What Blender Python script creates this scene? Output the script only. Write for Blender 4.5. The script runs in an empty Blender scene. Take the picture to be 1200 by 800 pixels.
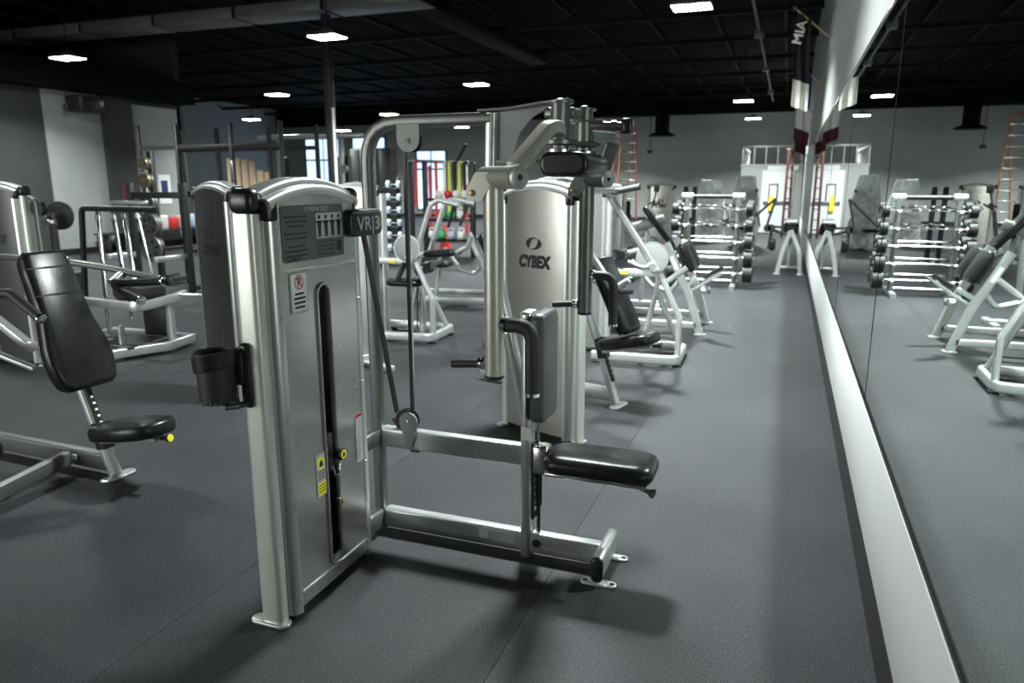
import bpy, bmesh, math, random
from mathutils import Vector, Matrix
random.seed(7)
scene = bpy.context.scene
COL = scene.collection
R = math.radians

# ------------------------------------------------------------------ camera
F_PX = 850.0                      # focal length in pixels of the 1200x800 frame
PITCH, YAW = R(12.215), R(20.492)
cam_data = bpy.data.cameras.new('camera')
cam = bpy.data.objects.new('camera', cam_data)
COL.objects.link(cam)
cam.location = (0, 0, 1.6)
cam.rotation_euler = (math.pi / 2 - PITCH, 0, YAW)
cam_data.sensor_width = 36.0
cam_data.lens = 36.0 * F_PX / 1200.0
cam_data.clip_end = 200
cam_data.dof.use_dof = True
cam_data.dof.focus_distance = 3.0
cam_data.dof.aperture_fstop = 2.6
scene.camera = cam

# ------------------------------------------------------------------ world, exposure
world = bpy.data.worlds.new('world')
scene.world = world
world.use_nodes = True
world.node_tree.nodes['Background'].inputs['Color'].default_value = (0.55, 0.7, 0.8, 1)
world.node_tree.nodes['Background'].inputs['Strength'].default_value = 0.02
vs = scene.view_settings
vs.view_transform = 'Standard'
vs.look = 'None'
vs.gamma = 1.0
vs.use_curve_mapping = False
vs.exposure = 0.0
try:
    scene.cycles.use_guiding = True
    scene.cycles.blur_glossy = 0.0
    scene.cycles.sample_clamp_indirect = 0.0
    scene.cycles.max_bounces = 8
except Exception:
    pass

# ceiling lamps: a regular grid of high bays, the fixtures are built further down
LAMP_Z = 4.0
LAMP_POWER = 310.0
LAMP_SPREAD = R(132)
LAMP_SPOTS = [(x, y) for x in (-1.45, -7.4, -13.35) for y in (4.8, 11.0, 17.3, 23.4, 29.6) if (x, y) != (-1.45, 17.3)]
LAMP_SPOTS += [(-19.3, y) for y in (17.3, 23.4, 29.6)] + [(-7.4, -1.4), (-13.35, -1.4)]
LAMP_GAIN = {(-1.45, 11.0): 1.5, (-7.4, 11.0): 1.2, (-1.45, 23.4): 1.5, (-1.45, 29.6): 1.5, (-7.4, 17.3): 1.3, (-7.4, 23.4): 1.4, (-7.4, 29.6): 1.6,
             (-7.4, 4.8): 0.36, (-7.4, -1.4): 0.4, (-13.35, -1.4): 0.3, (-13.35, 4.8): 0.3, (-13.35, 11.0): 0.8}   # made-up outputs that brighten the aisle and far end, dim the left
LIGHTS = []
for lx, ly in LAMP_SPOTS:
    ld = bpy.data.lights.new('high_bay_light', 'AREA')
    ld.shape = 'RECTANGLE'
    ld.size, ld.size_y = 0.50, 0.38
    ld.energy = LAMP_POWER * LAMP_GAIN.get((lx, ly), 1.0)
    ld.color = (0.93, 1.0, 0.985)
    ld.spread = LAMP_SPREAD
    lo = bpy.data.objects.new('high_bay_light', ld)
    lo.location = (lx, ly, LAMP_Z - 0.012)
    COL.objects.link(lo)
    LIGHTS.append(lo)

# ------------------------------------------------------------------ materials
def _nodes(name):
    m = bpy.data.materials.new(name)
    m.use_nodes = True
    nt = m.node_tree
    return m, nt, nt.nodes['Principled BSDF']

def mat(name, col, rough=0.5, metal=0.0, var=0.0, vscale=30.0, bump=0.0, bscale=200.0,
        stretch=(1, 1, 1), rvar=0.0, emit=0.0, coat=0.0, alpha=1.0, trans=0.0, spec=None):
    m, nt, b = _nodes(name)
    b.inputs['Base Color'].default_value = (*col, 1)
    b.inputs['Roughness'].default_value = rough
    b.inputs['Metallic'].default_value = metal
    b.inputs['Alpha'].default_value = alpha
    b.inputs['Transmission Weight'].default_value = trans
    b.inputs['Coat Weight'].default_value = coat
    b.inputs['Coat Roughness'].default_value = 0.15
    if spec is not None:
        b.inputs['Specular IOR Level'].default_value = spec
    if emit:
        b.inputs['Emission Color'].default_value = (*col, 1)
        b.inputs['Emission Strength'].default_value = emit
    L = nt.links.new
    if var or bump or rvar:
        tc = nt.nodes.new('ShaderNodeTexCoord')
        mp = nt.nodes.new('ShaderNodeMapping')
        mp.inputs['Scale'].default_value = stretch
        L(tc.outputs['Object'], mp.inputs['Vector'])
    if var or rvar:
        n = nt.nodes.new('ShaderNodeTexNoise')
        n.inputs['Scale'].default_value = vscale
        n.inputs['Detail'].default_value = 4
        L(mp.outputs['Vector'], n.inputs['Vector'])
        if var:
            r = nt.nodes.new('ShaderNodeValToRGB')
            r.color_ramp.elements[0].position = 0.3
            r.color_ramp.elements[1].position = 0.7
            r.color_ramp.elements[0].color = (*[c * (1 - var) for c in col], 1)
            r.color_ramp.elements[1].color = (*[min(1, c * (1 + var)) for c in col], 1)
            L(n.outputs['Fac'], r.inputs['Fac'])
            L(r.outputs['Color'], b.inputs['Base Color'])
        if rvar:
            mr = nt.nodes.new('ShaderNodeMapRange')
            mr.inputs['To Min'].default_value = max(0, rough - rvar)
            mr.inputs['To Max'].default_value = rough + rvar
            L(n.outputs['Fac'], mr.inputs['Value'])
            L(mr.outputs['Result'], b.inputs['Roughness'])
    if bump:
        n2 = nt.nodes.new('ShaderNodeTexNoise')
        n2.inputs['Scale'].default_value = bscale
        n2.inputs['Detail'].default_value = 3
        L(mp.outputs['Vector'], n2.inputs['Vector'])
        bp = nt.nodes.new('ShaderNodeBump')
        bp.inputs['Strength'].default_value = bump
        bp.inputs['Distance'].default_value = 0.002
        L(n2.outputs['Fac'], bp.inputs['Height'])
        L(bp.outputs['Normal'], b.inputs['Normal'])
    return m

def floor_material():
    m, nt, b = _nodes('rubber_floor')
    L = nt.links.new
    tc = nt.nodes.new('ShaderNodeTexCoord')
    big = nt.nodes.new('ShaderNodeTexNoise'); big.inputs['Scale'].default_value = 1.3; big.inputs['Detail'].default_value = 5
    fine = nt.nodes.new('ShaderNodeTexNoise'); fine.inputs['Scale'].default_value = 150; fine.inputs['Detail'].default_value = 2
    vor = nt.nodes.new('ShaderNodeTexVoronoi'); vor.inputs['Scale'].default_value = 150
    for n in (big, fine, vor):
        L(tc.outputs['Object'], n.inputs['Vector'])
    rb = nt.nodes.new('ShaderNodeValToRGB')
    rb.color_ramp.elements[0].position, rb.color_ramp.elements[1].position = 0.3, 0.72
    rb.color_ramp.elements[0].color = (0.025, 0.026, 0.029, 1)
    rb.color_ramp.elements[1].color = (0.036, 0.037, 0.041, 1)
    L(big.outputs['Fac'], rb.inputs['Fac'])
    rf = nt.nodes.new('ShaderNodeValToRGB')
    rf.color_ramp.elements[0].position, rf.color_ramp.elements[1].position = 0.38, 0.66
    rf.color_ramp.elements[0].color = (0.5, 0.5, 0.5, 1)
    rf.color_ramp.elements[1].color = (1.45, 1.45, 1.45, 1)
    L(fine.outputs['Fac'], rf.inputs['Fac'])
    mu = nt.nodes.new('ShaderNodeMix'); mu.data_type = 'RGBA'; mu.blend_type = 'MULTIPLY'
    mu.inputs['Factor'].default_value = 1
    L(rb.outputs['Color'], mu.inputs['A']); L(rf.outputs['Color'], mu.inputs['B'])
    # sparse pale flecks of granulate
    ls = nt.nodes.new('ShaderNodeMath'); ls.operation = 'LESS_THAN'; ls.inputs[1].default_value = 0.13
    L(vor.outputs['Distance'], ls.inputs[0])
    sep = nt.nodes.new('ShaderNodeSeparateColor'); L(vor.outputs['Color'], sep.inputs['Color'])
    gt = nt.nodes.new('ShaderNodeMath'); gt.operation = 'GREATER_THAN'; gt.inputs[1].default_value = 0.93
    L(sep.outputs['Red'], gt.inputs[0])
    an = nt.nodes.new('ShaderNodeMath'); an.operation = 'MULTIPLY'
    L(ls.outputs[0], an.inputs[0]); L(gt.outputs[0], an.inputs[1])
    mx = nt.nodes.new('ShaderNodeMix'); mx.data_type = 'RGBA'
    L(an.outputs[0], mx.inputs['Factor']); L(mu.outputs['Result'], mx.inputs['A'])
    mx.inputs['B'].default_value = (0.35, 0.36, 0.38, 1)
    # every roll is a slightly different batch
    oi = nt.nodes.new('ShaderNodeObjectInfo')
    mr = nt.nodes.new('ShaderNodeMapRange'); mr.inputs['To Min'].default_value = 0.9; mr.inputs['To Max'].default_value = 1.1
    L(oi.outputs['Random'], mr.inputs['Value'])
    hs = nt.nodes.new('ShaderNodeHueSaturation'); L(mx.outputs['Result'], hs.inputs['Color']); L(mr.outputs['Result'], hs.inputs['Value'])
    L(hs.outputs['Color'], b.inputs['Base Color'])
    b.inputs['Roughness'].default_value = 0.60
    b.inputs['Specular IOR Level'].default_value = 0.20
    bp = nt.nodes.new('ShaderNodeBump'); bp.inputs['Strength'].default_value = 0.35; bp.inputs['Distance'].default_value = 0.002
    L(fine.outputs['Fac'], bp.inputs['Height']); L(bp.outputs['Normal'], b.inputs['Normal'])
    return m

def film_material():
    m, nt, b = _nodes('clear_film')
    L = nt.links.new
    tr = nt.nodes.new('ShaderNodeBsdfTransparent')
    tr.inputs['Color'].default_value = (0.93, 0.95, 0.95, 1)
    b.inputs['Base Color'].default_value = (0.9, 0.92, 0.92, 1)
    b.inputs['Roughness'].default_value = 0.18
    tc = nt.nodes.new('ShaderNodeTexCoord')
    n = nt.nodes.new('ShaderNodeTexNoise'); n.inputs['Scale'].default_value = 3.2; n.inputs['Detail'].default_value = 2
    n.inputs['Distortion'].default_value = 1.5
    L(tc.outputs['Object'], n.inputs['Vector'])
    bp = nt.nodes.new('ShaderNodeBump'); bp.inputs['Strength'].default_value = 1.0; bp.inputs['Distance'].default_value = 0.08
    L(n.outputs['Fac'], bp.inputs['Height']); L(bp.outputs['Normal'], b.inputs['Normal'])
    mr = nt.nodes.new('ShaderNodeMapRange'); mr.inputs['From Min'].default_value = 0.35; mr.inputs['From Max'].default_value = 0.65
    mr.inputs['To Min'].default_value = 0.5; mr.inputs['To Max'].default_value = 0.95
    L(n.outputs['Fac'], mr.inputs['Value'])
    ms = nt.nodes.new('ShaderNodeMixShader')
    L(mr.outputs['Result'], ms.inputs['Fac']); L(tr.outputs[0], ms.inputs[1]); L(b.outputs[0], ms.inputs[2])
    L(ms.outputs[0], nt.nodes['Material Output'].inputs['Surface'])
    return m

MT = dict(
    floor=floor_material(),
    film=film_material(),
    wall=mat('wall_paint', (0.30, 0.31, 0.30), 0.7, var=0.04, vscale=2.5, bump=0.1, bscale=90),
    wall_dark=mat('dark_wall_paint', (0.035, 0.037, 0.037), 0.75, var=0.06, vscale=2.0, bump=0.1, bscale=90),
    white=mat('white_board', (0.62, 0.63, 0.63), 0.45, var=0.02, vscale=6),
    black_base=mat('black_base', (0.012, 0.012, 0.013), 0.5, var=0.2, vscale=8),
    ceil=mat('black_ceiling', (0.0045, 0.005, 0.005), 0.85, var=0.25, vscale=3, spec=0.08),
    steel_black=mat('ceiling_steel', (0.009, 0.0095, 0.0095), 0.7, var=0.2, vscale=6, spec=0.12),
    duct=mat('duct_grey', (0.13, 0.135, 0.13), 0.5, 0.3, var=0.12, vscale=3),
    mirror=mat('mirror_glass', (0.83, 0.89, 0.86), 0.0, 1.0),
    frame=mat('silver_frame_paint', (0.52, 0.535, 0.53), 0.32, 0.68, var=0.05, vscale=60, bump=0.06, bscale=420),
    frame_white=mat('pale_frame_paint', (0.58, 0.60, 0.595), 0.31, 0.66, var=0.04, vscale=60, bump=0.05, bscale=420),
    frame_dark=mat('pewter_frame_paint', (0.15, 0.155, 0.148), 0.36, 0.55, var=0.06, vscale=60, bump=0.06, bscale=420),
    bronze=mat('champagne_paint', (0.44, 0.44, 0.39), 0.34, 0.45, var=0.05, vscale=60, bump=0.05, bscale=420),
    trim=mat('anodised_trim', (0.54, 0.555, 0.55), 0.28, 0.65, var=0.015, vscale=5),
    post=mat('extruded_post', (0.64, 0.66, 0.62), 0.32, 0.45, var=0.02, vscale=5),
    panel=mat('brushed_panel', (0.50, 0.49, 0.47), 0.27, 0.78, var=0.012, vscale=3),
    panel_dark=mat('smoked_panel', (0.085, 0.087, 0.088), 0.27, 0.5, var=0.02, vscale=3),
    chrome=mat('chrome', (0.78, 0.80, 0.80), 0.12, 1.0),
    steel=mat('bright_steel', (0.62, 0.63, 0.63), 0.25, 1.0, rvar=0.05, vscale=50),
    plastic=mat('black_plastic', (0.012, 0.012, 0.013), 0.32, var=0.15, vscale=40),
    plastic_matt=mat('matt_black_plastic', (0.016, 0.016, 0.017), 0.5, bump=0.12, bscale=500),
    vinyl=mat('black_vinyl', (0.009, 0.009, 0.010), 0.30, var=0.15, vscale=25, bump=0.25, bscale=160, rvar=0.06, spec=0.35),
    vinyl_grey=mat('charcoal_vinyl', (0.055, 0.058, 0.064), 0.42, var=0.1, vscale=25, bump=0.22, bscale=260),
    rubber=mat('black_rubber', (0.014, 0.014, 0.014), 0.55, bump=0.15, bscale=400),
    belt=mat('drive_belt', (0.012, 0.012, 0.012), 0.45),
    iron=mat('black_iron', (0.030, 0.030, 0.030), 0.45, 0.3, var=0.2, vscale=25, bump=0.2, bscale=120),
    grey_iron=mat('grey_iron', (0.16, 0.16, 0.155), 0.42, 0.5, var=0.15, vscale=25, bump=0.15, bscale=120),
    brass=mat('brass_iron', (0.30, 0.26, 0.17), 0.4, 0.7, var=0.1, vscale=20),
    stack=mat('stack_plate', (0.02, 0.02, 0.021), 0.4, 0.3),
    placard=mat('placard_grey', (0.10, 0.105, 0.105), 0.45, 0.3),
    print_dark=mat('print_dark', (0.012, 0.012, 0.012), 0.6),
    print_grey=mat('print_grey', (0.42, 0.43, 0.43), 0.6),
    print_white=mat('print_white', (0.80, 0.81, 0.80), 0.55),
    print_red=mat('print_red', (0.55, 0.03, 0.03), 0.55),
    yellow=mat('yellow_label', (0.83, 0.72, 0.03), 0.45),
    red=mat('red_paint', (0.58, 0.035, 0.035), 0.45, var=0.1, vscale=20),
    orange=mat('orange_fibreglass', (0.30, 0.085, 0.03), 0.5, var=0.15, vscale=12),
    rust=mat('red_brown_paint', (0.05, 0.014, 0.010), 0.5, var=0.15, vscale=12),
    green=mat('green_plastic', (0.05, 0.42, 0.16), 0.45, var=0.1, vscale=20),
    lime=mat('lime_band', (0.62, 0.68, 0.08), 0.55),
    blue=mat('navy_cloth', (0.02, 0.03, 0.12), 0.8, var=0.1, vscale=20),
    cloth_white=mat('white_cloth', (0.72, 0.70, 0.66), 0.85, var=0.05, vscale=15),
    cloth_black=mat('black_cloth', (0.015, 0.015, 0.016), 0.85),
    pale_blue=mat('pale_blue_rubber', (0.36, 0.45, 0.55), 0.5, var=0.1, vscale=20),
    wood=mat('pale_wood', (0.58, 0.42, 0.26), 0.55, var=0.14, vscale=18, stretch=(1, 1, 0.08)),
    maroon=mat('maroon_cloth', (0.09, 0.018, 0.03), 0.8),
    glass=mat('window_glass', (0.55, 0.75, 1.0), 0.1, emit=1.6),
    daylight=mat('daylight_glass', (0.97, 1.0, 0.93), 0.1, emit=8.0),
    led=mat('led', (0.90, 1.0, 0.98), 0.4, emit=110.0),
    fixture=mat('fixture_housing', (0.05, 0.05, 0.05), 0.4, 0.5),
    skin_grey=mat('grey_plastic', (0.27, 0.28, 0.275), 0.45, var=0.05, vscale=20),
)

# ------------------------------------------------------------------ mesh helpers
def rrect(w, h, r, n=3):
    r = min(r, w / 2 - 1e-5, h / 2 - 1e-5)
    out = []
    for cx, cy, a0 in ((w/2-r, h/2-r, 0), (-w/2+r, h/2-r, 90), (-w/2+r, -h/2+r, 180), (w/2-r, -h/2+r, 270)):
        for k in range(n + 1):
            a = R(a0 + 90 * k / n)
            out.append((cx + r * math.cos(a), cy + r * math.sin(a)))
    return out

def circ(r, n=12, ry=None):
    ry = r if ry is None else ry
    return [(r * math.cos(2*math.pi*k/n), ry * math.sin(2*math.pi*k/n)) for k in range(n)]

def fillet(pts, r, n=5):
    P = [Vector(p) for p in pts]
    if r <= 0 or len(P) < 3:
        return P
    out = [P[0]]
    for i in range(1, len(P) - 1):
        a, b, c = P[i-1], P[i], P[i+1]
        d1, d2 = (a - b), (c - b)
        l1, l2 = d1.length, d2.length
        d1.normalize(); d2.normalize()
        ang = d1.angle(d2)
        if ang > R(176):
            out.append(b); continue
        t = min(r / math.tan(ang / 2), l1 * 0.48, l2 * 0.48)
        p, q = b + d1 * t, b + d2 * t
        for k in range(n + 1):
            u = k / n
            out.append(p * (1-u)**2 + b * 2*u*(1-u) + q * u**2)
    out.append(P[-1])
    return out

class MB:
    def __init__(s):
        s.v, s.f = [], []
    def add(s, v, f):
        o = len(s.v)
        s.v += [Vector(p) for p in v]
        s.f += [tuple(i + o for i in q) for q in f]
        return s
    def rings(s, rings, caps=True, closed=False):
        n = len(rings[0]); v = [p for r in rings for p in r]; f = []
        m = len(rings)
        for i in range(m if closed else m - 1):
            j = (i + 1) % m
            for k in range(n):
                l = (k + 1) % n
                f.append((i*n+k, i*n+l, j*n+l, j*n+k))
        if caps and not closed:
            f.append(tuple(range(n - 1, -1, -1)))
            f.append(tuple((m-1)*n + k for k in range(n)))
        return s.add(v, f)
    def prism(s, prof, O, U, V, W, t0, t1, ch=0.0):
        """extrude a 2-D profile (in U,V) along W from t0 to t1, ends chamfered by ch"""
        O, U, V, W = Vector(O), Vector(U), Vector(V), Vector(W)
        cx = sum(p[0] for p in prof) / len(prof); cy = sum(p[1] for p in prof) / len(prof)
        ex = max(abs(p[0]-cx) for p in prof); ey = max(abs(p[1]-cy) for p in prof)
        def ring(t, ins):
            sx, sy = max(0.05, 1 - ins / ex), max(0.05, 1 - ins / ey)
            return [O + U*(cx+(p[0]-cx)*sx) + V*(cy+(p[1]-cy)*sy) + W*t for p in prof]
        rs = []
        if ch:
            sg = 1 if t1 > t0 else -1
            rs = [ring(t0, ch), ring(t0 + sg*ch*0.35, ch*0.35), ring(t0 + sg*ch, 0), ring(t1 - sg*ch, 0), ring(t1 - sg*ch*0.35, ch*0.35), ring(t1, ch)]
        else:
            rs = [ring(t0, 0), ring(t1, 0)]
        return s.rings(rs)
    def box(s, a, b, r=0.0, n=2):
        """box between two corners, rounded about its longest axis and chamfered at the ends"""
        lo = [min(a[i], b[i]) for i in range(3)]; hi = [max(a[i], b[i]) for i in range(3)]
        d = [hi[i] - lo[i] for i in range(3)]
        ax = d.index(max(d)); u, w = [(1, 2), (2, 0), (0, 1)][ax]
        c = [(lo[i] + hi[i]) / 2 for i in range(3)]
        E = [Vector((1,0,0)), Vector((0,1,0)), Vector((0,0,1))]
        if r <= 0:
            prof = [(d[u]/2, d[w]/2), (-d[u]/2, d[w]/2), (-d[u]/2, -d[w]/2), (d[u]/2, -d[w]/2)]
        else:
            prof = rrect(d[u], d[w], r, n)
        return s.prism(prof, c, E[u], E[w], E[ax], -d[ax]/2, d[ax]/2, min(r, 0.3*d[ax]))
    def sweep(s, path, prof, N=None, caps=True, closed=False, taper=None):
        path = [Vector(p) for p in path]
        T = []
        m = len(path)
        for i in range(m):
            a = path[i-1] if (i > 0 or closed) else path[i]
            b = path[(i+1) % m] if (i < m-1 or closed) else path[i]
            T.append((b - a).normalized())
        if N is None:
            N = Vector((0, 0, 0))
            for i in range(1, m-1):
                N += (path[i]-path[i-1]).cross(path[i+1]-path[i])
            if N.length < 1e-6:
                N = T[0].orthogonal()
        V = Vector(N).normalized()
        rs = []
        for i in range(m):
            V = (V - T[i] * V.dot(T[i])).normalized()
            U = V.cross(T[i]).normalized()
            k = taper[i] if taper else 1.0
            rs.append([path[i] + U*p[0]*k + V*p[1]*k for p in prof])
        return s.rings(rs, caps, closed)
    def tube(s, pts, r, fil=0.05, n=12, N=None, ry=None):
        return s.sweep(fillet(pts, fil), circ(r, n, ry), N)
    def bar(s, pts, w, h, rr=0.008, fil=0.05, N=None):
        """rectangular section swept along a rounded polyline; h is the size along N"""
        return s.sweep(fillet(pts, fil), rrect(w, h, rr), N)
    def lathe(s, prof, O, W, n=20):
        O, W = Vector(O), Vector(W).normalized()
        U = W.orthogonal().normalized(); V = W.cross(U)
        rs = [[O + W*h + (U*math.cos(2*math.pi*k/n) + V*math.sin(2*math.pi*k/n))*r for k in range(n)] for r, h in prof]
        return s.rings(rs)
    def cyl(s, p, q, r, n=16, ch=0.0):
        p, q = Vector(p), Vector(q); L = (q-p).length
        if ch:
            return s.lathe([(r-ch, 0), (r, ch), (r, L-ch), (r-ch, L)], p, q-p, n)
        return s.lathe([(r, 0), (r, L)], p, q-p, n)
    def xf(s, M):
        s.v = [M @ p for p in s.v]; return s
    def sh(s, d):
        d = Vector(d); s.v = [p + d for p in s.v]; return s

def OB(name, mb, material, parent=None, smooth=38):
    me = bpy.data.meshes.new(name)
    me.from_pydata([tuple(p) for p in mb.v], [], mb.f)
    bm = bmesh.new(); bm.from_mesh(me)
    bmesh.ops.recalc_face_normals(bm, faces=bm.faces)
    bm.to_mesh(me); bm.free()
    me.materials.append(MT[material])
    if smooth:
        me.polygons.foreach_set('use_smooth', [True] * len(me.polygons))
        me.set_sharp_from_angle(angle=R(smooth))
    me.update()
    o = bpy.data.objects.new(name, me)
    COL.objects.link(o)
    if parent is not None:
        o.parent = parent
    return o

def tag(o, label, cat, group=None):
    o['label'] = label; o['category'] = cat
    if group: o['group'] = group
    return o

def root(name, label, cat, loc=(0, 0, 0), rz=0.0, group=None):
    e = bpy.data.objects.new(name, None)
    e.empty_display_size = 0.2
    COL.objects.link(e)
    e.location = loc; e.rotation_euler = (0, 0, R(rz))
    return tag(e, label, cat, group)

def struct(name, mb, material, parent=None, smooth=38):
    o = OB(name, mb, material, parent, smooth)
    if parent is None:
        o['kind'] = 'structure'
    return o

def copy_tree(o, parent=None):
    c = o.copy(); COL.objects.link(c)
    if parent is not None:
        c.parent = parent
        c.matrix_parent_inverse = o.matrix_parent_inverse.copy()
    for ch in o.children:
        copy_tree(ch, c)
    return c

def TXT(name, text, size, material, parent, O, U, V, bold=0.0, shear=0.0, align='CENTER', lift=0.0008):
    cu = bpy.data.curves.new(name, 'FONT')
    cu.body = text; cu.size = size; cu.align_x = align; cu.align_y = 'CENTER'
    cu.offset = bold; cu.shear = shear; cu.resolution_u = 3; cu.extrude = 0.0004
    tmp = bpy.data.objects.new(name, cu); COL.objects.link(tmp)
    me = bpy.data.meshes.new_from_object(tmp)
    bpy.data.objects.remove(tmp); bpy.data.curves.remove(cu)
    O, U, V = Vector(O), Vector(U), Vector(V); W = U.cross(V)
    for vv in me.vertices:
        c = vv.co.copy(); vv.co = O + U*c.x + V*c.y + W*(c.z + lift)
    me.name = name
    me.materials.clear(); me.materials.append(MT[material])
    o = bpy.data.objects.new(name, me); COL.objects.link(o); o.parent = parent
    return o

def plate2d(name, prof, material, parent, O, U, V, t0=0.0, t1=0.001, ch=0.0):
    O, U, V = Vector(O), Vector(U), Vector(V); W = U.cross(V)
    return OB(name, MB().prism(prof, O, U, V, W, t0, t1, ch), material, parent)

X, Y, Z = Vector((1,0,0)), Vector((0,1,0)), Vector((0,0,1))

# ================================================================== the setting
XR = 0.40                         # mirror wall plane
Y0, Y1 = -4.0, 33.5
XL = -26.0
ZC = 5.5
fl = struct('floor', MB().box((XL, Y0, -0.12), (XR + 0.2, Y1, -0.009)), 'black_base', smooth=0)
xe = XR
first = None
while xe > XL:
    xs = max(XL, xe - 1.22)
    if first is None:
        first = OB('rubber_roll', MB().box((-1.219, Y0, -0.009), (-0.0012, Y1, 0.0)), 'floor', fl, smooth=0)
        ro = first
    else:
        ro = first.copy(); COL.objects.link(ro)
    ro.location = (xe, 0, 0)
    xe = xs

# mirror wall
wr = struct('wall_right', MB().box((XR, Y0, 0.0), (XR + 0.18, 24.5, ZC)), 'wall', smooth=0)
seam = [3.535 + 2.385 * k for k in range(-3, 9)]
mp = None
for k in range(len(seam) - 1):
    if mp is None:
        mp = OB('mirror_panel', MB().box((-0.006, 0.0045, 0.642), (-0.0005, 2.3805, 2.42)), 'mirror', wr, smooth=0); o = mp
    else:
        o = mp.copy(); COL.objects.link(o)
    o.location = (XR, seam[k], 0)
sst = None
for k in range(len(seam)):
    if sst is None:
        sst = OB('seam_strip', MB().box((-0.0072, -0.004, 0.642), (-0.0002, 0.004, 2.42)), 'steel_black', wr, smooth=0); o = sst
    else:
        o = sst.copy(); COL.objects.link(o)
    o.location = (XR, seam[k], 0)
OB('mirror_channel', MB().box((XR - 0.012, Y0, 2.42), (XR, 24.5, 2.436)), 'steel', wr, smooth=0)
bb = struct('baseboard_right', MB().box((XR - 0.016, Y0, 0.205), (XR, 24.5, 0.640), 0.003), 'white')
OB('mirror_channel', MB().box((XR - 0.013, Y0, 0.640), (XR - 0.007, 24.5, 0.647)), 'steel_black', bb, smooth=0)
struct('trim_1', MB().box((XR - 0.010, Y0, 0.0), (XR, 24.5, 0.205)), 'black_base', smooth=0)
# white pilaster that ends the mirrored stretch
struct('trim_2', MB().box((XR - 0.07, 17.2, 0.0), (XR + 0.05, 17.45, 2.42), 0.01), 'white')

# far wall: pale to the joists, black above
wf = struct('wall_far', MB().box((XL, Y1, 0), (XR + 6, Y1 + 0.2, 4.55)), 'wall', smooth=0)
OB('upper_band', MB().box((XL, Y1 - 0.02, 4.55), (XR + 6, Y1 + 0.2, ZC)), 'ceil', wf, smooth=0)
OB('skirting', MB().box((XL, Y1 - 0.03, 0), (XR, Y1, 0.15)), 'black_base', wf, smooth=0)
# left wall with pale bays between dark piers
wl = struct('wall_left', MB().box((-15.75, Y0, 0), (-15.55, 16.0, 4.2)), 'wall_dark', smooth=0)
OB('pale_bay', MB().box((-15.55, 12.02, 0.0), (-15.52, 13.47, 3.66)), 'wall', wl, smooth=0)
OB('pier', MB().box((-15.55, 13.47, 0.0), (-15.40, 14.30, 3.72)), 'wall_dark', wl, smooth=0)
OB('pale_bay', MB().box((-15.55, 14.30, 0.0), (-15.52, 15.85, 3.55)), 'wall', wl, smooth=0)
OB('bulkhead', MB().box((-15.55, Y0, 3.66), (-15.0, 16.0, 4.2)), 'ceil', wl, smooth=0)
OB('skirting', MB().box((-15.52, Y0, 0), (-15.5, 16.0, 0.14)), 'black_base', wl, smooth=0)
struct('wall_return', MB().box((XL, 15.9, 0), (-15.55, 16.1, ZC)), 'wall_dark', smooth=0)
struct('wall_left_far', MB().box((XL - 0.2, Y0, 0), (XL, Y1, ZC)), 'wall', smooth=0)
struct('wall_back', MB().box((XL, Y0 - 0.2, 0), (XR + 0.2, Y0, ZC)), 'wall', smooth=0)
struct('wall_end', MB().box((XR + 0.18, 24.4, 0), (XR + 6, 24.5, ZC)), 'wall', smooth=0)
struct('wall_side_far', MB().box((XR + 5.9, 24.5, 0), (XR + 6, Y1, ZC)), 'wall', smooth=0)

# ceiling deck, joists and purlins
ce = struct('ceiling', MB().box((XL, Y0, ZC), (XR + 6, Y1, ZC + 0.15)), 'ceil', smooth=0)
jo = None
for k in range(11):
    if jo is None:
        jo = OB('joist', MB().box((XL, -0.05, 5.12), (XR, 0.05, 5.24)), 'steel_black', ce, smooth=0); o = jo
    else:
        o = jo.copy(); COL.objects.link(o)
    o.location = (0, 1.6 + 3.1 * k, 0)
pu = None
for k in range(13):
    if pu is None:
        pu = OB('purlin', MB().box((-0.035, Y0, 5.26), (0.035, Y1, 5.36)), 'steel_black', ce, smooth=0); o = pu
    else:
        o = pu.copy(); COL.objects.link(o)
    o.location = (-0.35 - 1.49 * k, 0, 0)

# grey sheet-metal duct across the hall, in sections, and the branch that leaves it
du = root('air_duct', 'long grey sheet metal duct of flat sections under the black ceiling', 'duct', (-6.5, 13.0, 4.86))
sec = None
for k in range(6):
    if sec is None:
        sec = OB('duct_section', MB().box((-2.06, -0.36, 0), (-0.04, 0.36, 0.22), 0.02), 'duct', du); o = sec
    else:
        o = sec.copy(); COL.objects.link(o)
    o.location = (-2.1 * k, 0, 0)
OB('duct_flange', MB().box((-12.6, -0.33, 0.012), (0, 0.33, 0.25)), 'steel_black', du, smooth=0)
br = tag(OB('branch_duct', MB().box((-0.55, 0, -0.11), (0.0, 7.0, 0.11), 0.03), 'steel_black'),
         'dark duct branch running away from the grey duct towards the far wall', 'duct')
br.location = (-6.55, 13.40, 4.97)
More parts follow.
